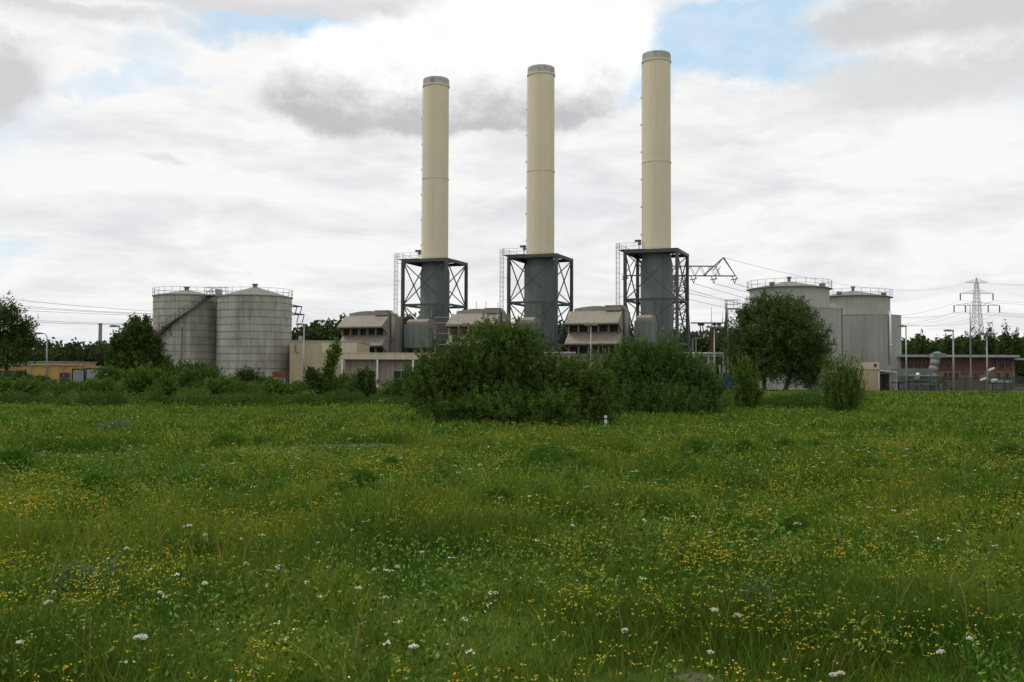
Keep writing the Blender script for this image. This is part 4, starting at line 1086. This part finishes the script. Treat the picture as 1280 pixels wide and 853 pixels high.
# brick building right
Y = 152; b = mk('brick_building', 'long two-tone brick building with a flat grey roof at the right edge', 'building', 1112, Y)
xe = lx(1269, Y, b); h = lz(1200, 447, Y); hm = lz(1200, 464, Y)
m = MB(); m.bb(0, xe, 0, 14, hm + .003, h); m.build('upper_wall', M['brick'], b)
m = MB(); m.bb(0, xe, .05, 13.9, 0, hm); m.build('lower_wall', M['ochre'], b)
m = MB(); m.bb(-1, lx(1266, Y, b), -2.2, 14.5, h + .003, h + .35); m.build('roof', M['palegrey'], b)
m = MB(); m.bb(lx(1262, Y, b), lx(1277, Y, b), -1.6, 8, h - .38, h - .1); m.build('side_canopy', M['palegrey'], b)
m = MB(); m.bb(lx(1202, Y, b), lx(1230, Y, b), -.12, -.003, lz(1210, 468.5, Y), lz(1210, 464.8, Y)); m.build('band', M['brick'], b)
def win(pa, pb, ya, yb, mat='glass', nm='window'):
    xa, xb, za, zb = lx(pa, Y, b), lx(pb, Y, b), lz(pa, yb, Y), lz(pa, ya, Y)
    m = MB(); m.bb(xa, xb, -.02, .1, za, zb); o = m.build(nm, M[mat], b)
    m = MB(); m.bb(xa - .07, xb + .07, -.09, -.023, za - .09, za - .003); m.bb(xa - .07, xa - .002, -.07, -.02, za, zb); m.bb(xb + .002, xb + .07, -.07, -.02, za, zb)
    m.bb(xa - .07, xb + .07, -.08, -.021, zb + .003, zb + .08)
    m.build('window_frame', M['dark'], o)
for px in (1129, 1138.5, 1148, 1157.5, 1186, 1213, 1242, 1252, 1260): win(px - 1, px + 1, 450, 458)
for px in (1182, 1188, 1196, 1220, 1248, 1259): win(px - 1.1, px + 1.1, 467, 474)
win(1238, 1266, 474.5, 479, 'white', 'roller_shutter')
for px in (1245, 1255, 1265):
    m = MB(); xx = lx(px, Y, b); m.tube((xx, -.25, 0), (xx, -.25, h), .07, n=8); m.build('downpipe', M['midgrey'], b)

Y = 140; b = mk('cooling_plant', 'grey panelled cooling plant with louvres beside the right grey tank', 'machinery', 1127, Y)
xe = lx(1166, Y, b); h = lz(1140, 461, Y)
m = MB(); m.bb(0, xe, 0, 4, 1.0, h)
for k in range(12): m.bb(xe * k / 12 + .05, xe * k / 12 + .15, -.05, -.003, 1.1, h - .1)
m.build('casing', M['duct'], b)
m = MB(); m.bb(.3, xe - .3, -.07, -.052, 1.2, 1.8); m.build('louvre', M['dark'], b)
m = MB()
for k in range(5): m.bb(xe * k / 4 - .1 + (.1 if k == 0 else 0), xe * k / 4 + .1, .2, .4, 0, .998)
m.build('support_legs', M['steel'], b)
m = MB(); m.smooth = True; m.tube((lx(1144, Y, b), -.9, lz(1144, 473, Y)), (lx(1144, Y, b), -.9, lz(1144, 466, Y)), .5, .15, n=14); m.tube((lx(1144, Y, b), -.9, lz(1144, 475, Y)), (lx(1144, Y, b), -.9, lz(1144, 473, Y)), .3, .5, n=14); m.build('white_hopper', M['white'], b)
Y = 144; b = mk('curved_duct', 'thick grey green duct bending down from the roof of the brick building', 'duct', 1170, Y)
m = MB(); m.smooth = True
def dp(px, py, y=0): return (lx(px, Y, b), y, lz(px, py, Y))
m.path([dp(1179, 444.5, 1.6), dp(1172, 445.5, .8), dp(1169, 450, 0), dp(1168, 458), dp(1165, 466), dp(1164, 475), dp(1164, 489)], .62, 14); m.build('duct', M['duct'], b)
m = MB(); m.box((lx(1174, Y, b), .6, lz(1174, 444.5, Y)), (1.6, 1.8, .6)); m.build('duct_head', M['duct'], b)
Y = 136; b = mk('pipe_rack', 'low grey pipework and flatbed frames behind the green fence', 'pipework', 1130, Y)
m = MB()
for zz in (.9, 1.5, 2.1): m.tube((0, 0, zz), (4.6, 0, zz), .1, n=8)
for k in range(5): m.bb(1.1 * k, 1.1 * k + .12, .12, .24, 0, 2.4)
m.build('pipes', M['midgrey'], b)
container(1188, 1196, 485.5, 134, M['concrete'], 'small pale concrete block behind the fence, beside the middle lamp', name='concrete_block', dep=1)
container(1172, 1182, 478, 141, M['beige3'], 'small brown cabinet right of the curved duct', name='cabinet', dep=2)
container(1240, 1256, 479, 138, M['beige3'], 'brown grey cabinet before the white shutter of the brick building', name='cabinet', dep=2)

# green mesh fence right
def mesh_fence(p0, p1, h, label, step=2.5, name='mesh_fence'):
    x0, y0 = p0; x1, y1 = p1; L = math.dist(p0, p1); a = math.atan2(y1 - y0, x1 - x0)
    b = thing(name, label, 'fence', (x0, y0, min(gz(x0, y0), gz(x1, y1))), a)
    m = MB(); k = 0
    while k < L: m.bar((k, 0, .05), (k, 0, h), .045); k += .105
    for zz in (.1, .5, .9, 1.3, 1.7, h - .05): m.bar((0, .02, zz), (L, .02, zz), .03)
    m.build('mesh_panel', M['greenfence'], b)
    k = 0
    while k <= L + .01:
        m = MB(); m.bb(k - .035, k + .035, .04, .11, 0, h + .12); m.build('post', M['greenfence'], b); k += step
mesh_fence((X(1124, 118), 118), (X(1345, 116), 116), 2.0, 'dark green mesh fence along the yard at the right edge')
mesh_fence((X(1010, 117.5), 117.5), (X(1073, 118), 118), 1.4, 'low dark mesh fence before the bund wall near the willow')

# middle ground: walls and pipe bridges
Y = 150; b = mk('grey_service_building', 'low grey concrete service building between the middle and right stacks', 'building', 676, Y)
xe = lx(718, Y, b); h = lz(690, 442, Y)
m = MB(); m.bb(0, xe, 0, 5, 0, h); m.build('wall', M['beige3'], b)
m = MB(); m.bb(-.2, xe + .2, -.25, 5.2, h + .003, h + .25); m.build('roof', M['concrete'], b)
for k in range(6):
    m = MB(); xx = .35 + k * .8; m.bb(xx, xx + .5, -.05, -.003, h - 1.3, h - .5); m.build('vent', M['dark'], b)
Y = 150; b = mk('long_low_building', 'long low beige grey building behind the wide shrub', 'building', 560, Y)
xe = lx(672, Y, b); m = MB(); m.bb(0, xe, 0, 6, 0, lz(600, 447, Y)); m.build('wall', M['beige3'], b)
m = MB(); m.bb(-.1, xe - .2, -.15, 6.1, lz(600, 447, Y) + .003, lz(600, 445.5, Y)); m.build('roof_edge', M['concrete'], b)
b = mk('switch_building', 'low beige switch building behind the wide shrub under the pipe bridge', 'building', 720, Y)
xe = lx(905 - 12, Y, b); h = lz(800, 443, Y); m = MB(); m.bb(0, xe, 0, 6, 0, h - .6); m.build('wall', M['beige3'], b)
m = MB(); m.bb(-.2, xe + .3, -.3, 6.2, h - .597, h - .35); m.build('roof_edge', M['steel'], b)
Y = 141; b = mk('pipe_bridge', 'pale horizontal pipe bridge on posts left of the willow', 'pipework', 828, Y)
xe = lx(906, Y, b); zz = lz(860, 442, Y)
m = MB(); m.smooth = True; m.tube((0, 0, zz), (xe, 0, zz), .16, n=10); m.tube((0, .5, zz - .35), (xe, .5, zz - .35), .09, n=8); m.build('pipe', M['concrete'], b)
for k in range(5):
    m = MB(); xx = .2 + (xe - .4) * k / 4; m.bb(xx - .1, xx + .1, -.1, .1, 0, zz - .17); m.build('post', M['galv'], b)

# scaffold at middle intake house
Y = 165; b = mk('scaffold', 'thin pole scaffold with reddish rails before the middle air intake house', 'scaffold', 543, Y)
m = MB(); pxs = [543, 560, 572.5, 595, 607, 622]
tops = [413, 410, 384, 377, 376, 378]
for p, t in zip(pxs, tops):
    for yy in (0, 1.5): m.tube((lx(p, Y, b), yy, 0), (lx(p, Y, b), yy, lz(p, t if yy == 0 else 410, Y)), .045, n=6)
m.build('poles', M['galv'], b)
m = MB()
for py in (406, 412, 415, 425): m.tube((0, -.05, lz(580, py, Y)), (lx(622, Y, b), -.05, lz(580, py, Y)), .055, n=6)
m.build('rails', M['red'], b)
m = MB()
for py in (397, 404, 417, 425, 431): m.tube((0, .1, lz(580, py, Y)), (lx(562, Y, b), .1, lz(580, py, Y)), .05, n=6)
m.build('cross_tubes', M['galv'], b)

# ------------------------------------------------------------------ street lamps
def lamp(px, Y, ytop, label, arm=-1, double=False, curved=False):
    x = X(px, Y); zb = gz(x, Y); root = thing('street_lamp', label, 'street lamp', (x, Y, zb), 0, 'tall galvanised lamp posts around the plant')
    H = Z(px, ytop, Y) - zb
    m = MB(); m.smooth = True; m.tube((0, 0, 0), (0, 0, H - (.6 if curved else .05)), .11, .07, n=10)
    if curved:
        pts = [(arm * (.6 - .6 * math.cos(a)), 0, H - .6 + .6 * math.sin(a)) for a in [k * math.pi / 12 for k in range(7)]]
        m.path(pts, .06, 8)
    m.build('post', M['galv'], root)
    for s in ((-1, 1) if double else (arm,)):
        m = MB()
        off = .6 if curved else 0
        m.box((s * (off + .5), 0, H), (1.05, .34, .16)); m.box((s * (off + .62), 0, H + .1), (.6, .26, .06))
        o = m.build('lamp_head', M['midgrey'], root)
        m = MB(); m.box((s * (off + .6), 0, H - .1), (.6, .24, .035)); m.build('lamp_glass', M['white'], o)
lamp(58, 132, 417, 'curved-necked lamp post in front of the yellow building', -1, curved=True)
lamp(148, 112, 408, 'lamp post beside the dark tree left of the tanks')
lamp(379.5, 128, 405.5, 'lamp post in front of the beige hall', -1)
lamp(585.5, 152, 405, 'lamp post in front of the middle air intake house', -1)
lamp(738.5, 148, 406, 'lamp post in front of the right air intake house', -1, double=True)
lamp(893, 126, 409, 'lamp post left of the willow before the switchyard', 1, double=True)
lamp(866, 176, 423, 'left of two short distant lamp posts beside the lattice tower', 1)
lamp(870, 178, 423, 'right of two short distant lamp posts beside the lattice tower', 1)
lamp(1133, 116.5, 408, 'lamp post right beside the grey tank', -1)
lamp(1192, 114.5, 413.5, 'lamp post in front of the middle of the brick building', -1)
lamp(1234, 114.5, 418, 'two-headed lamp post before the right end of the brick building', -1, double=True)
# floodlights on the last lamp, low
x = X(1234, 114.3)
b = thing('floodlight_cluster', 'three white floodlights on a low bracket at the rightmost lamp post', 'floodlight', (x, 114.2, Z(1234, 475, 114.3)))
for dx, dz, t in ((-.5, .0, .4), (.45, 1.1, .5), (.75, .0, .1)):
    m = MB(); m.add([(dx - .3, -.1, dz - .12), (dx + .3, -.1, dz - .12 + t * .5), (dx + .3, .1, dz - .12 + t * .5), (dx - .3, .1, dz - .12), (dx - .3, -.1, dz + .1), (dx + .3, -.1, dz + .1 + t * .5), (dx + .3, .1, dz + .1 + t * .5), (dx - .3, .1, dz + .1)],
        [(0, 1, 2, 3), (4, 5, 6, 7), (0, 1, 5, 4), (1, 2, 6, 5), (2, 3, 7, 6), (3, 0, 4, 7)]); m.build('lamp_head', M['white'], b)
m = MB(); m.bar((-.5, .15, 0), (.8, .15, 0), .06); m.bar((.1, .15, 0), (.1, .15, 1.2), .06); m.build('bracket', M['galv'], b)

# tall thin mast
x = X(1202, 150); b = thing('lightning_mast', 'tall thin dark mast rising from the brick building roof', 'mast', (x, 150, PAD))
m = MB(); H = Z(1202, 384, 150) - PAD; m.tube((0, -3, 0), (0, -3, H * .6), .14, .1, n=8); m.tube((0, -3, H * .6), (0, -3, H), .09, .04, n=8); m.build('pole', M['midgrey'], b)

# small marker post in meadow
Yp = 32.5; x = X(757, Yp); b = thing('marker_post', 'small white marker post beside the largest shrub', 'post', (x, Yp, gz(x, Yp)))
m = MB(); m.bb(-.045, .045, -.03, .03, 0, .30); m.build('post', M['white'], b)
m = MB(); m.bb(-.047, .047, -.032, .032, .303, .345); m.build('band', M['dark'], b)
m = MB(); m.bb(-.045, .045, -.03, .03, .348, .43); m.build('post_cap', M['white'], b)

# ------------------------------------------------------------------ lattice towers
def lattice(mb, p0, p1, w0, w1, n, t, ratio=1.0):
    """square lattice mast from p0 to p1"""
    p0 = Vector(p0); p1 = Vector(p1)
    def ring(f):
        c = p0.lerp(p1, f); w = (w0 + (w1 - w0) * f) / 2
        return [c + Vector((sx * w, sy * w, 0)) for sx, sy in ((-1, -1), (1, -1), (1, 1), (-1, 1))]
    rs = [ring(1 - (1 - k / n) ** ratio) for k in range(n + 1)]
    for k in range(n):
        a, b = rs[k], rs[k + 1]
        for j in range(4):
            mb.bar(a[j], b[j], t); mb.bar(a[j], b[(j + 1) % 4], t * .6); mb.bar(a[(j + 1) % 4], b[j], t * .6)
            mb.bar(b[j], b[(j + 1) % 4], t * .6)
def arm(mb, c, L, hw, rise, t, n=4):
    """tapered triangular crossarm from mast centre c to tip +-L along x"""
    for s in (-1, 1):
        tip = Vector(c) + Vector((s * L, 0, 0))
        rt = [Vector(c) + Vector((s * hw, -hw, 0)), Vector(c) + Vector((s * hw, hw, 0)), Vector(c) + Vector((s * hw, 0, rise))]
        for p in rt: mb.bar(p, tip, t)
        for k in range(n):
            f, g = k / n, (k + 1) / n
            mb.bar(rt[0].lerp(tip, f), rt[1].lerp(tip, g), t * .55); mb.bar(rt[0].lerp(tip, f), rt[2].lerp(tip, g), t * .55); mb.bar(rt[1].lerp(tip, f), rt[2].lerp(tip, g), t * .55)
def insul(mb, p, L, r):
    p = Vector(p); mb.tube(p, p - Vector((0, 0, L)), r, n=6)

# far pylon
Y = 600; b = thing('pylon', 'tall pale three-armed pylon far behind the brick building', 'pylon', (X(1222, Y), Y, PAD))
s = Y / F; ZZ = lambda py: Z(1222, py, Y) - PAD
m = MB(); lattice(m, (0, 0, 0), (0, 0, ZZ(382)), 8.5, 3.4, 10, .3, 1.2); lattice(m, (0, 0, ZZ(382)), (0, 0, ZZ(355)), 3.4, 1.8, 6, .24); lattice(m, (0, 0, ZZ(355)), (0, 0, ZZ(347)), 1.8, .3, 2, .25); m.build('mast', M['pylonsteel'], b)
tips = []
for py, L in ((382, 28.5 * s), (367, 20.5 * s), (353.5, 14.5 * s)):
    m = MB(); arm(m, (0, 0, ZZ(py)), L, 1.3, 2.0, .22, 5); a = m.build('crossarm', M['pylonsteel'], b)
    if py > 360:
        for sg in (-1, 1):
            for q in ((1, .5) if py > 375 else (1,)):
                m = MB(); insul(m, (sg * L * q, 0, ZZ(py)), 4.2, .35); m.build('insulator', M['brownpole'], a); tips.append((b.location.x + sg * L * q, Y, ZZ(py) - 4.2 + PAD))
    else: tips += [(b.location.x + sg * L, Y, ZZ(py) + PAD) for sg in (-1, 1)]
PT = tips

# Y-shaped tower behind right stack
Y = 228; b = thing('lattice_tower', 'dark lattice tower with a wide crossarm behind the right stack', 'pylon', (X(850, Y), Y, PAD))
ZZ = lambda py: Z(850, py, Y) - PAD; s = Y / F
m = MB(); lattice(m, (0, 0, 0), (0, 0, ZZ(345)), 5.0, 2.6, 11, .19, 1.15); m.build('mast', M['pylondark'], b)
m = MB(); za, zt = ZZ(345), ZZ(333); L = 70 * s
for yy in (-1, 1):
    m.bar((-L, yy * .3, za), (L, yy * .3, za), .2); m.bar((-L * .64, yy * .8, zt), (L * .64, yy * .8, zt), .13)
for sg in (-1, 1):
    for yy in (-1, 1):
        m.bar((sg * L, 0, za), (sg * L * .78, yy * .4, ZZ(322)), .15); m.bar((sg * L * .78, yy * .4, ZZ(322)), (sg * L * .42, yy * 1, za), .17)
        m.bar((sg * L * .78, yy * .4, ZZ(322)), (sg * L * .6, yy * .4, ZZ(338)), .12); m.bar((sg * L * .64, yy * .5, zt), (sg * L * .72, yy * .4, za), .1)
    for k in range(8):
        a0, a1 = sg * L * k / 11, sg * L * (k + 1) / 11; m.bar((a0, -.8, za if k % 2 else zt), (a1, -.8, zt if k % 2 else za), .08); m.bar((a0, .8, za if k % 2 else zt), (a1, .8, zt if k % 2 else za), .08)
m.build('crossarm', M['pylondark'], b)
ytips = []
for q in (-1, -.62, -.25, .25, .62, 1):
    m = MB(); m.tube((q * L * .98 - .6, 0, za), (q * L * .98, 0, za - 1.7), .09, n=6); m.tube((q * L * .98 + .6, 0, za), (q * L * .98, 0, za - 1.7), .09, n=6)
    m.bar((q * L * .98 - .8, 0, za - .9), (q * L * .98 + .8, 0, za - .6), .2)
    ytips.append((b.location.x + q * L * .98, Y, za - 1.7 + PAD)); m.build('insulator', M['brownpole'], b)
YT = ytips; YP = (b.location.x + L * .78, Y, ZZ(322) + PAD)

# pylon behind weathered tank
Y = 262; b = thing('pylon', 'pylon half hidden behind the wider weathered tank, only arm tips showing', 'pylon', (X(348, Y), Y, PAD))
ZZ = lambda py: Z(348, py, Y) - PAD; s = Y / F
m = MB(); lattice(m, (0, 0, 0), (0, 0, ZZ(373)), 4.6, 1.0, 11, .24, 1.15); m.build('mast', M['pylondark'], b)
LT = []
for py, L in ((383.5, 28.5 * s), (393.5, 31.5 * s)):
    m = MB(); arm(m, (0, 0, ZZ(py)), L, .6, .9, .26, 4); a = m.build('crossarm', M['pylondark'], b)
    for sg in (-1, 1):
        for q in (1, .78):
            m = MB(); m.tube((sg * L * q, 0, ZZ(py)), (sg * (L * q - .5), 0, ZZ(py) - 2.1), .12, n=6); LT.append((b.location.x + sg * (L * q - .5), Y, ZZ(py) - 2.1 + PAD)); m.build('insulator', M['brownpole'], a)

def wire(a, c, sag, r, label, group, n=24):
    a = Vector(a); c = Vector(c); m = MB(); m.smooth = True
    pts = [a.lerp(c, k / n) - Vector((0, 0, 4 * sag * (k / n) * (1 - k / n))) for k in range(n + 1)]
    pts = [p - a for p in pts]; m.path(pts, r, 4)
    o = m.build('power_cable', M['wire'], loc=a); tag(o, label, 'cable', group)
g1 = 'overhead power cables left of the tanks'
for i, (y0) in enumerate((352, 364, 369, 374, 385, 389)):
    t = LT[i] if i < len(LT) else LT[-1]
    t = sorted([q for q in LT], key=lambda q: (-q[2], q[0]))[i]
    wire(P(-160, y0, 190), t, 1.5, .035, 'thin overhead power cable crossing the sky left of the weathered tanks', g1)
g2 = 'overhead power cables between the lattice tower and the far pylon'
for i in range(6):
    t = sorted([q for q in PT if q[2] < 50], key=lambda q: q[0])
    wire(YT[min(i, 5)], t[min(i, len(t) - 1)], 9, .045, 'thin overhead power cable sagging from the lattice tower to the far pylon', g2)
wire(YP, PT[-2], 6, .035, 'uppermost thin cable from the tip of the lattice tower to the far pylon', g2)
g3 = 'overhead power cables leaving the far pylon to the right'
for i, t in enumerate(PT):
    wire(t, (t[0] + 230, 430, t[2] - 1), 9, .05, 'thin overhead power cable leaving the far pylon to the right', g3)

# switchyard gantry
Y = 172; b = mk('switchyard_gantry', 'dark steel switchyard gantry with insulators left of the willow', 'gantry', 864, Y)
xe = lx(908, Y, b)
m = MB(); m.box((lx(889.5, Y, b), 0, lz(889, 409, Y) / 2), (.5, .5, lz(889, 409, Y))); m.build('column', M['brownpole'], b)
m = MB(); m.box((xe, 0, lz(908, 402, Y) / 2), (.55, .5, lz(908, 402, Y))); m.tube((xe, 0, lz(908, 402, Y)), (xe, 0, lz(908, 377, Y)), .22, .05, n=8); m.build('column', M['brownpole'], b)
m = MB(); m.bb(0, xe - .3, -.2, .2, lz(880, 404.8, Y), lz(880, 403.2, Y)); m.bb(lx(889.5, Y, b) + .3, xe - .3, -.15, .15, lz(880, 410.5, Y), lz(880, 409.3, Y)); m.bb(0, xe - .3, .3, .6, lz(880, 418.2, Y), lz(880, 416.8, Y)); m.build('beam', M['steel'], b)
for px in (875, 878, 893, 899):
    m = MB(); m.tube((lx(px, Y, b), 0, lz(px, 405, Y)), (lx(px + 1.5, Y, b), 0, lz(px, 415, Y)), .1, n=6); m.box((lx(px, Y, b), 0, lz(px, 406, Y)), (.7, .3, .35)); m.build('insulator', M['brownpole'], b)
m = MB(); m.tube((lx(889.5, Y, b), 0, lz(889, 409, Y)), (lx(889.5, Y, b), 0, lz(889, 383, Y)), .06, .03, n=6); m.tube((lx(903.5, Y, b), 0, lz(903, 403, Y)), (lx(903.5, Y, b), 0, lz(903, 391, Y)), .06, .03, n=6); m.build('rod', M['steel'], b)
Y = 160
for k, px in enumerate((900, 906, 912)):
    b = mk('insulator_post', ['left','middle','right'][k] + ' of the three dark switchyard posts left of the willow', 'switchgear', px, Y, 'switchyard insulator posts')
    H = lz(px, 432, Y); m = MB(); m.tube((0, 0, 0), (0, 0, H * .55), .14, n=8); m.build('pole', M['galv'], b)
    m = MB(); prof = []
    for j in range(12): prof += [(.12, H * .55 + j * .18), (.26, H * .55 + j * .18 + .05), (.12, H * .55 + j * .18 + .1)]
    m.lathe(prof, 10); m.build('insulator', M['brownpole'], b)

# distant chimney
Y = 560; b = thing('distant_chimney', 'slim banded chimney far away beyond the wood, left of the tanks', 'chimney', (X(124.5, Y), Y, PAD))
H = Z(124.5, 404, Y) - PAD; m = MB(); m.smooth = True; m.lathe([(1.25, 0), (.95, H - 1.2)], 24); m.smooth = False; m.build('shaft', M['stackbrick'], b)
m = MB(); m.lathe([(.9, H - 1.19), (1.1, H - 1.19), (1.1, H), (.6, H), (.6, H - 1)], 24); m.build('rim', M['fluecap'], b)

# ------------------------------------------------------------------ world
SUN_EL, SUN_AZ = 54.0, -78.0      # azimuth measured clockwise from +Y (behind-left of the plant)
w = bpy.data.worlds.new('World'); SC.world = w; w.use_nodes = True
nt = w.node_tree; nt.nodes.clear()
wo = nt.nodes.new('ShaderNodeOutputWorld'); bg = nt.nodes.new('ShaderNodeBackground'); nt.links.new(bg.outputs[0], wo.inputs[0])
bg.inputs[1].default_value = 0.1
sky = nt.nodes.new('ShaderNodeTexSky'); sky.sky_type = 'NISHITA'; sky.sun_disc = False
sky.sun_elevation = R(SUN_EL); sky.sun_rotation = R(SUN_AZ); sky.air_density = 1.0; sky.dust_density = 1.5
DIR = nt.nodes.new('ShaderNodeTexCoord').outputs['Generated']
def vm(op, a, b=None, out=0):
    n = nt.nodes.new('ShaderNodeVectorMath'); n.operation = op
    for s, v in zip(n.inputs, (a, b)):
        if v is None: continue
        if hasattr(v, 'node'): nt.links.new(v, s)
        else: s.default_value = v
    return n.outputs[out]
def mt(op, a, b=None, clamp=False):
    n = nt.nodes.new('ShaderNodeMath'); n.operation = op; n.use_clamp = clamp
    for s, v in zip(n.inputs, (a, b)):
        if v is None: continue
        if hasattr(v, 'node'): nt.links.new(v, s)
        else: s.default_value = v
    return n.outputs[0]
def mr(v, a, b, c=0.0, d=1.0, smooth=True):
    n = nt.nodes.new('ShaderNodeMapRange'); n.interpolation_type = 'SMOOTHSTEP' if smooth else 'LINEAR'
    nt.links.new(v, n.inputs[0])
    for k, x in enumerate((a, b, c, d)): n.inputs[k + 1].default_value = x
    return n.outputs[0]
nw = noise(nt, DIR, 7, 7, 0.6); nw.noise_dimensions = '3D'
warp = vm('MULTIPLY', vm('SUBTRACT', nw.outputs['Color'], (.5, .5, .5)), (.16, .16, .11))
DW = vm('ADD', DIR, warp); DS = vm('ADD', DIR, vm('MULTIPLY', warp, (.42, .42, .42)))
nw2 = noise(nt, vm('MULTIPLY', DIR, (1, 1, 1.5)), 26, 6, 0.65)
fine = vm('MULTIPLY', vm('SUBTRACT', nw2.outputs['Color'], (.5, .5, .5)), (.032, .032, .028))
DW = vm('ADD', DW, fine); DS = vm('ADD', DS, fine)
def wb(px, py, rx, ry, soft=0.35, DW=DW):
    c = ray(px, py).normalized()
    d = vm('MULTIPLY', vm('SUBTRACT', DW, tuple(c)), (F / rx, F / rx * .5, F / ry))
    L = vm('LENGTH', d, out=1)
    return mr(L, 1 + soft, 1 - soft)
def mx(lst):
    o = lst[0]
    for q in lst[1:]: o = mt('MAXIMUM', o, q)
    return o
sep = nt.nodes.new('ShaderNodeSeparateXYZ'); nt.links.new(DIR, sep.inputs[0])
zc = mt('ADD', mt('MAXIMUM', sep.outputs[2], 0.0), 0.10)
pl = nt.nodes.new('ShaderNodeCombineXYZ'); nt.links.new(mt('DIVIDE', sep.outputs[0], zc), pl.inputs[0]); nt.links.new(mt('DIVIDE', sep.outputs[1], zc), pl.inputs[1])
# high white layer with soft grey bands
n1 = noise(nt, pl.outputs[0], 1.1, 8, 0.6, 0.5); n2 = noise(nt, vm('MULTIPLY', DIR, (1, 1, 3.4)), 7.5, 8, 0.62, 0.3)
f = mt('ADD', mt('MULTIPLY', n1.outputs[0], .5), mt('MULTIPLY', n2.outputs[0], .5))
high = ramp(nt, f, [(0.38, (7.4, 7.5, 7.8)), (0.47, (8.5, 8.55, 8.7)), (0.55, (9.6, 9.55, 9.45))]).outputs[0]
# blue openings
blue = mx([wb(905, 50, 120, 45, .45), wb(800, 110, 60, 20, .5), wb(960, 85, 100, 22, .5), wb(350, 42, 95, 24, .3), mt('MULTIPLY', wb(150, 96, 90, 12, .5), .5), wb(900, 20, 140, 20, .5), mt('MULTIPLY', wb(200, 66, 30, 20, .6), .4), mt('MULTIPLY', wb(0, 305, 22, 14, .8), .6),
           wb(-500, 60, 260, 70, .5), wb(1800, 0, 260, 70, .5)])
thin = mr(nw2.outputs[0], .30, .62, 1.0, .72)
blue = mt('MULTIPLY', blue, thin)
skyc = mixc(nt, sky.outputs[0], (5.6, 7.9, 9.9), 0.85)
cur = mixc(nt, high, skyc, blue)
# cumulus with white heads and grey bases
def cum(cur, blobs, ytop, ybot, dark, light, amt=1.0):
    m = mx([wb(*q, DW=DS) for q in blobs])
    zt = ray(640, ytop).normalized().z; zb = ray(640, ybot).normalized().z
    s = nt.nodes.new('ShaderNodeSeparateXYZ'); nt.links.new(vm('ADD', vm('MULTIPLY', DW, (.35, .35, .35)), vm('MULTIPLY', DIR, (.65, .65, .65))), s.inputs[0])
    puff = mt('ADD', mt('MULTIPLY', mt('SUBTRACT', nw.outputs[0], .5), .04), mt('MULTIPLY', mt('SUBTRACT', nw2.outputs[0], .5), .05))
    t = mr(mt('ADD', s.outputs[2], puff), zb, zt)
    t = mt('ADD', t, mt('MULTIPLY', mt('SUBTRACT', nw2.outputs[0], .5), .45), True)
    t = mt('ADD', t, mt('MULTIPLY', mt('SUBTRACT', 1.0, m), .35), True)
    col = mixc(nt, dark, light, t)
    return mixc(nt, cur, col, mt('MULTIPLY', m, amt))
cur = cum(cur, [(560, 8, 200, 16, .6), (300, 6, 160, 12, .6), (100, 10, 120, 10, .6)], -30, 22, (7.0, 6.9, 7.1), (8.2, 8.2, 8.2), .8)
cur = cum(cur, [(412, 122, 90, 44, .22), (440, 92, 80, 50, .2), (580, 130, 200, 36, .2), (530, 88, 110, 66, .16), (620, 85, 120, 70, .16), (710, 72, 95, 74, .2), (765, 40, 60, 56, .2), (640, 34, 130, 50, .3)], 84, 162, (5.5, 5.55, 5.7), (10.2, 10.2, 10.2))
cur = cum(cur, [(1160, 15, 130, 38, .28), (1280, 20, 120, 52, .4)], 8, 48, (6.4, 6.35, 6.4), (8.6, 8.6, 8.6), .9)
cur = cum(cur, [(1170, 92, 130, 36, .45)], 78, 112, (7.2, 7.2, 7.25), (9.7, 9.7, 9.7), .85)
cur = cum(cur, [(-18, 85, 52, 50, .3), (-40, 60, 70, 50, .4)], 62, 120, (6.2, 6.2, 6.3), (9.6, 9.6, 9.6), .9)
cur = cum(cur, [(200, 200, 22, 6, .6), (640, 185, 40, 14, .6), (915, 185, 30, 6, .6), (735, 165, 22, 8, .6)], 170, 200, (7.2, 7.2, 7.4), (7.9, 7.9, 8.0), .6)
nt.links.new(cur, bg.inputs[0])

# ------------------------------------------------------------------ sun (veiled by cloud)
sun = bpy.data.objects.new('sun', bpy.data.lights.new('sun', 'SUN')); COL.objects.link(sun)
sun.data.energy = 1.5; sun.data.angle = R(11); sun.data.color = (1.0, 0.96, 0.9)
el, az = R(SUN_EL), R(SUN_AZ)
to = Vector((math.sin(az) * math.cos(el), math.cos(az) * math.cos(el), math.sin(el)))
sun.rotation_euler = (to).to_track_quat('Z', 'Y').to_euler()

vs = SC.view_settings; vs.view_transform = 'Standard'; vs.look = 'None'; vs.exposure = 0; vs.gamma = 1; vs.use_curve_mapping = False
w.cycles.sampling_method = 'NONE'
SC.cycles.max_bounces = 4; SC.cycles.diffuse_bounces = 2; SC.cycles.transmission_bounces = 3; SC.cycles.transparent_max_bounces = 4
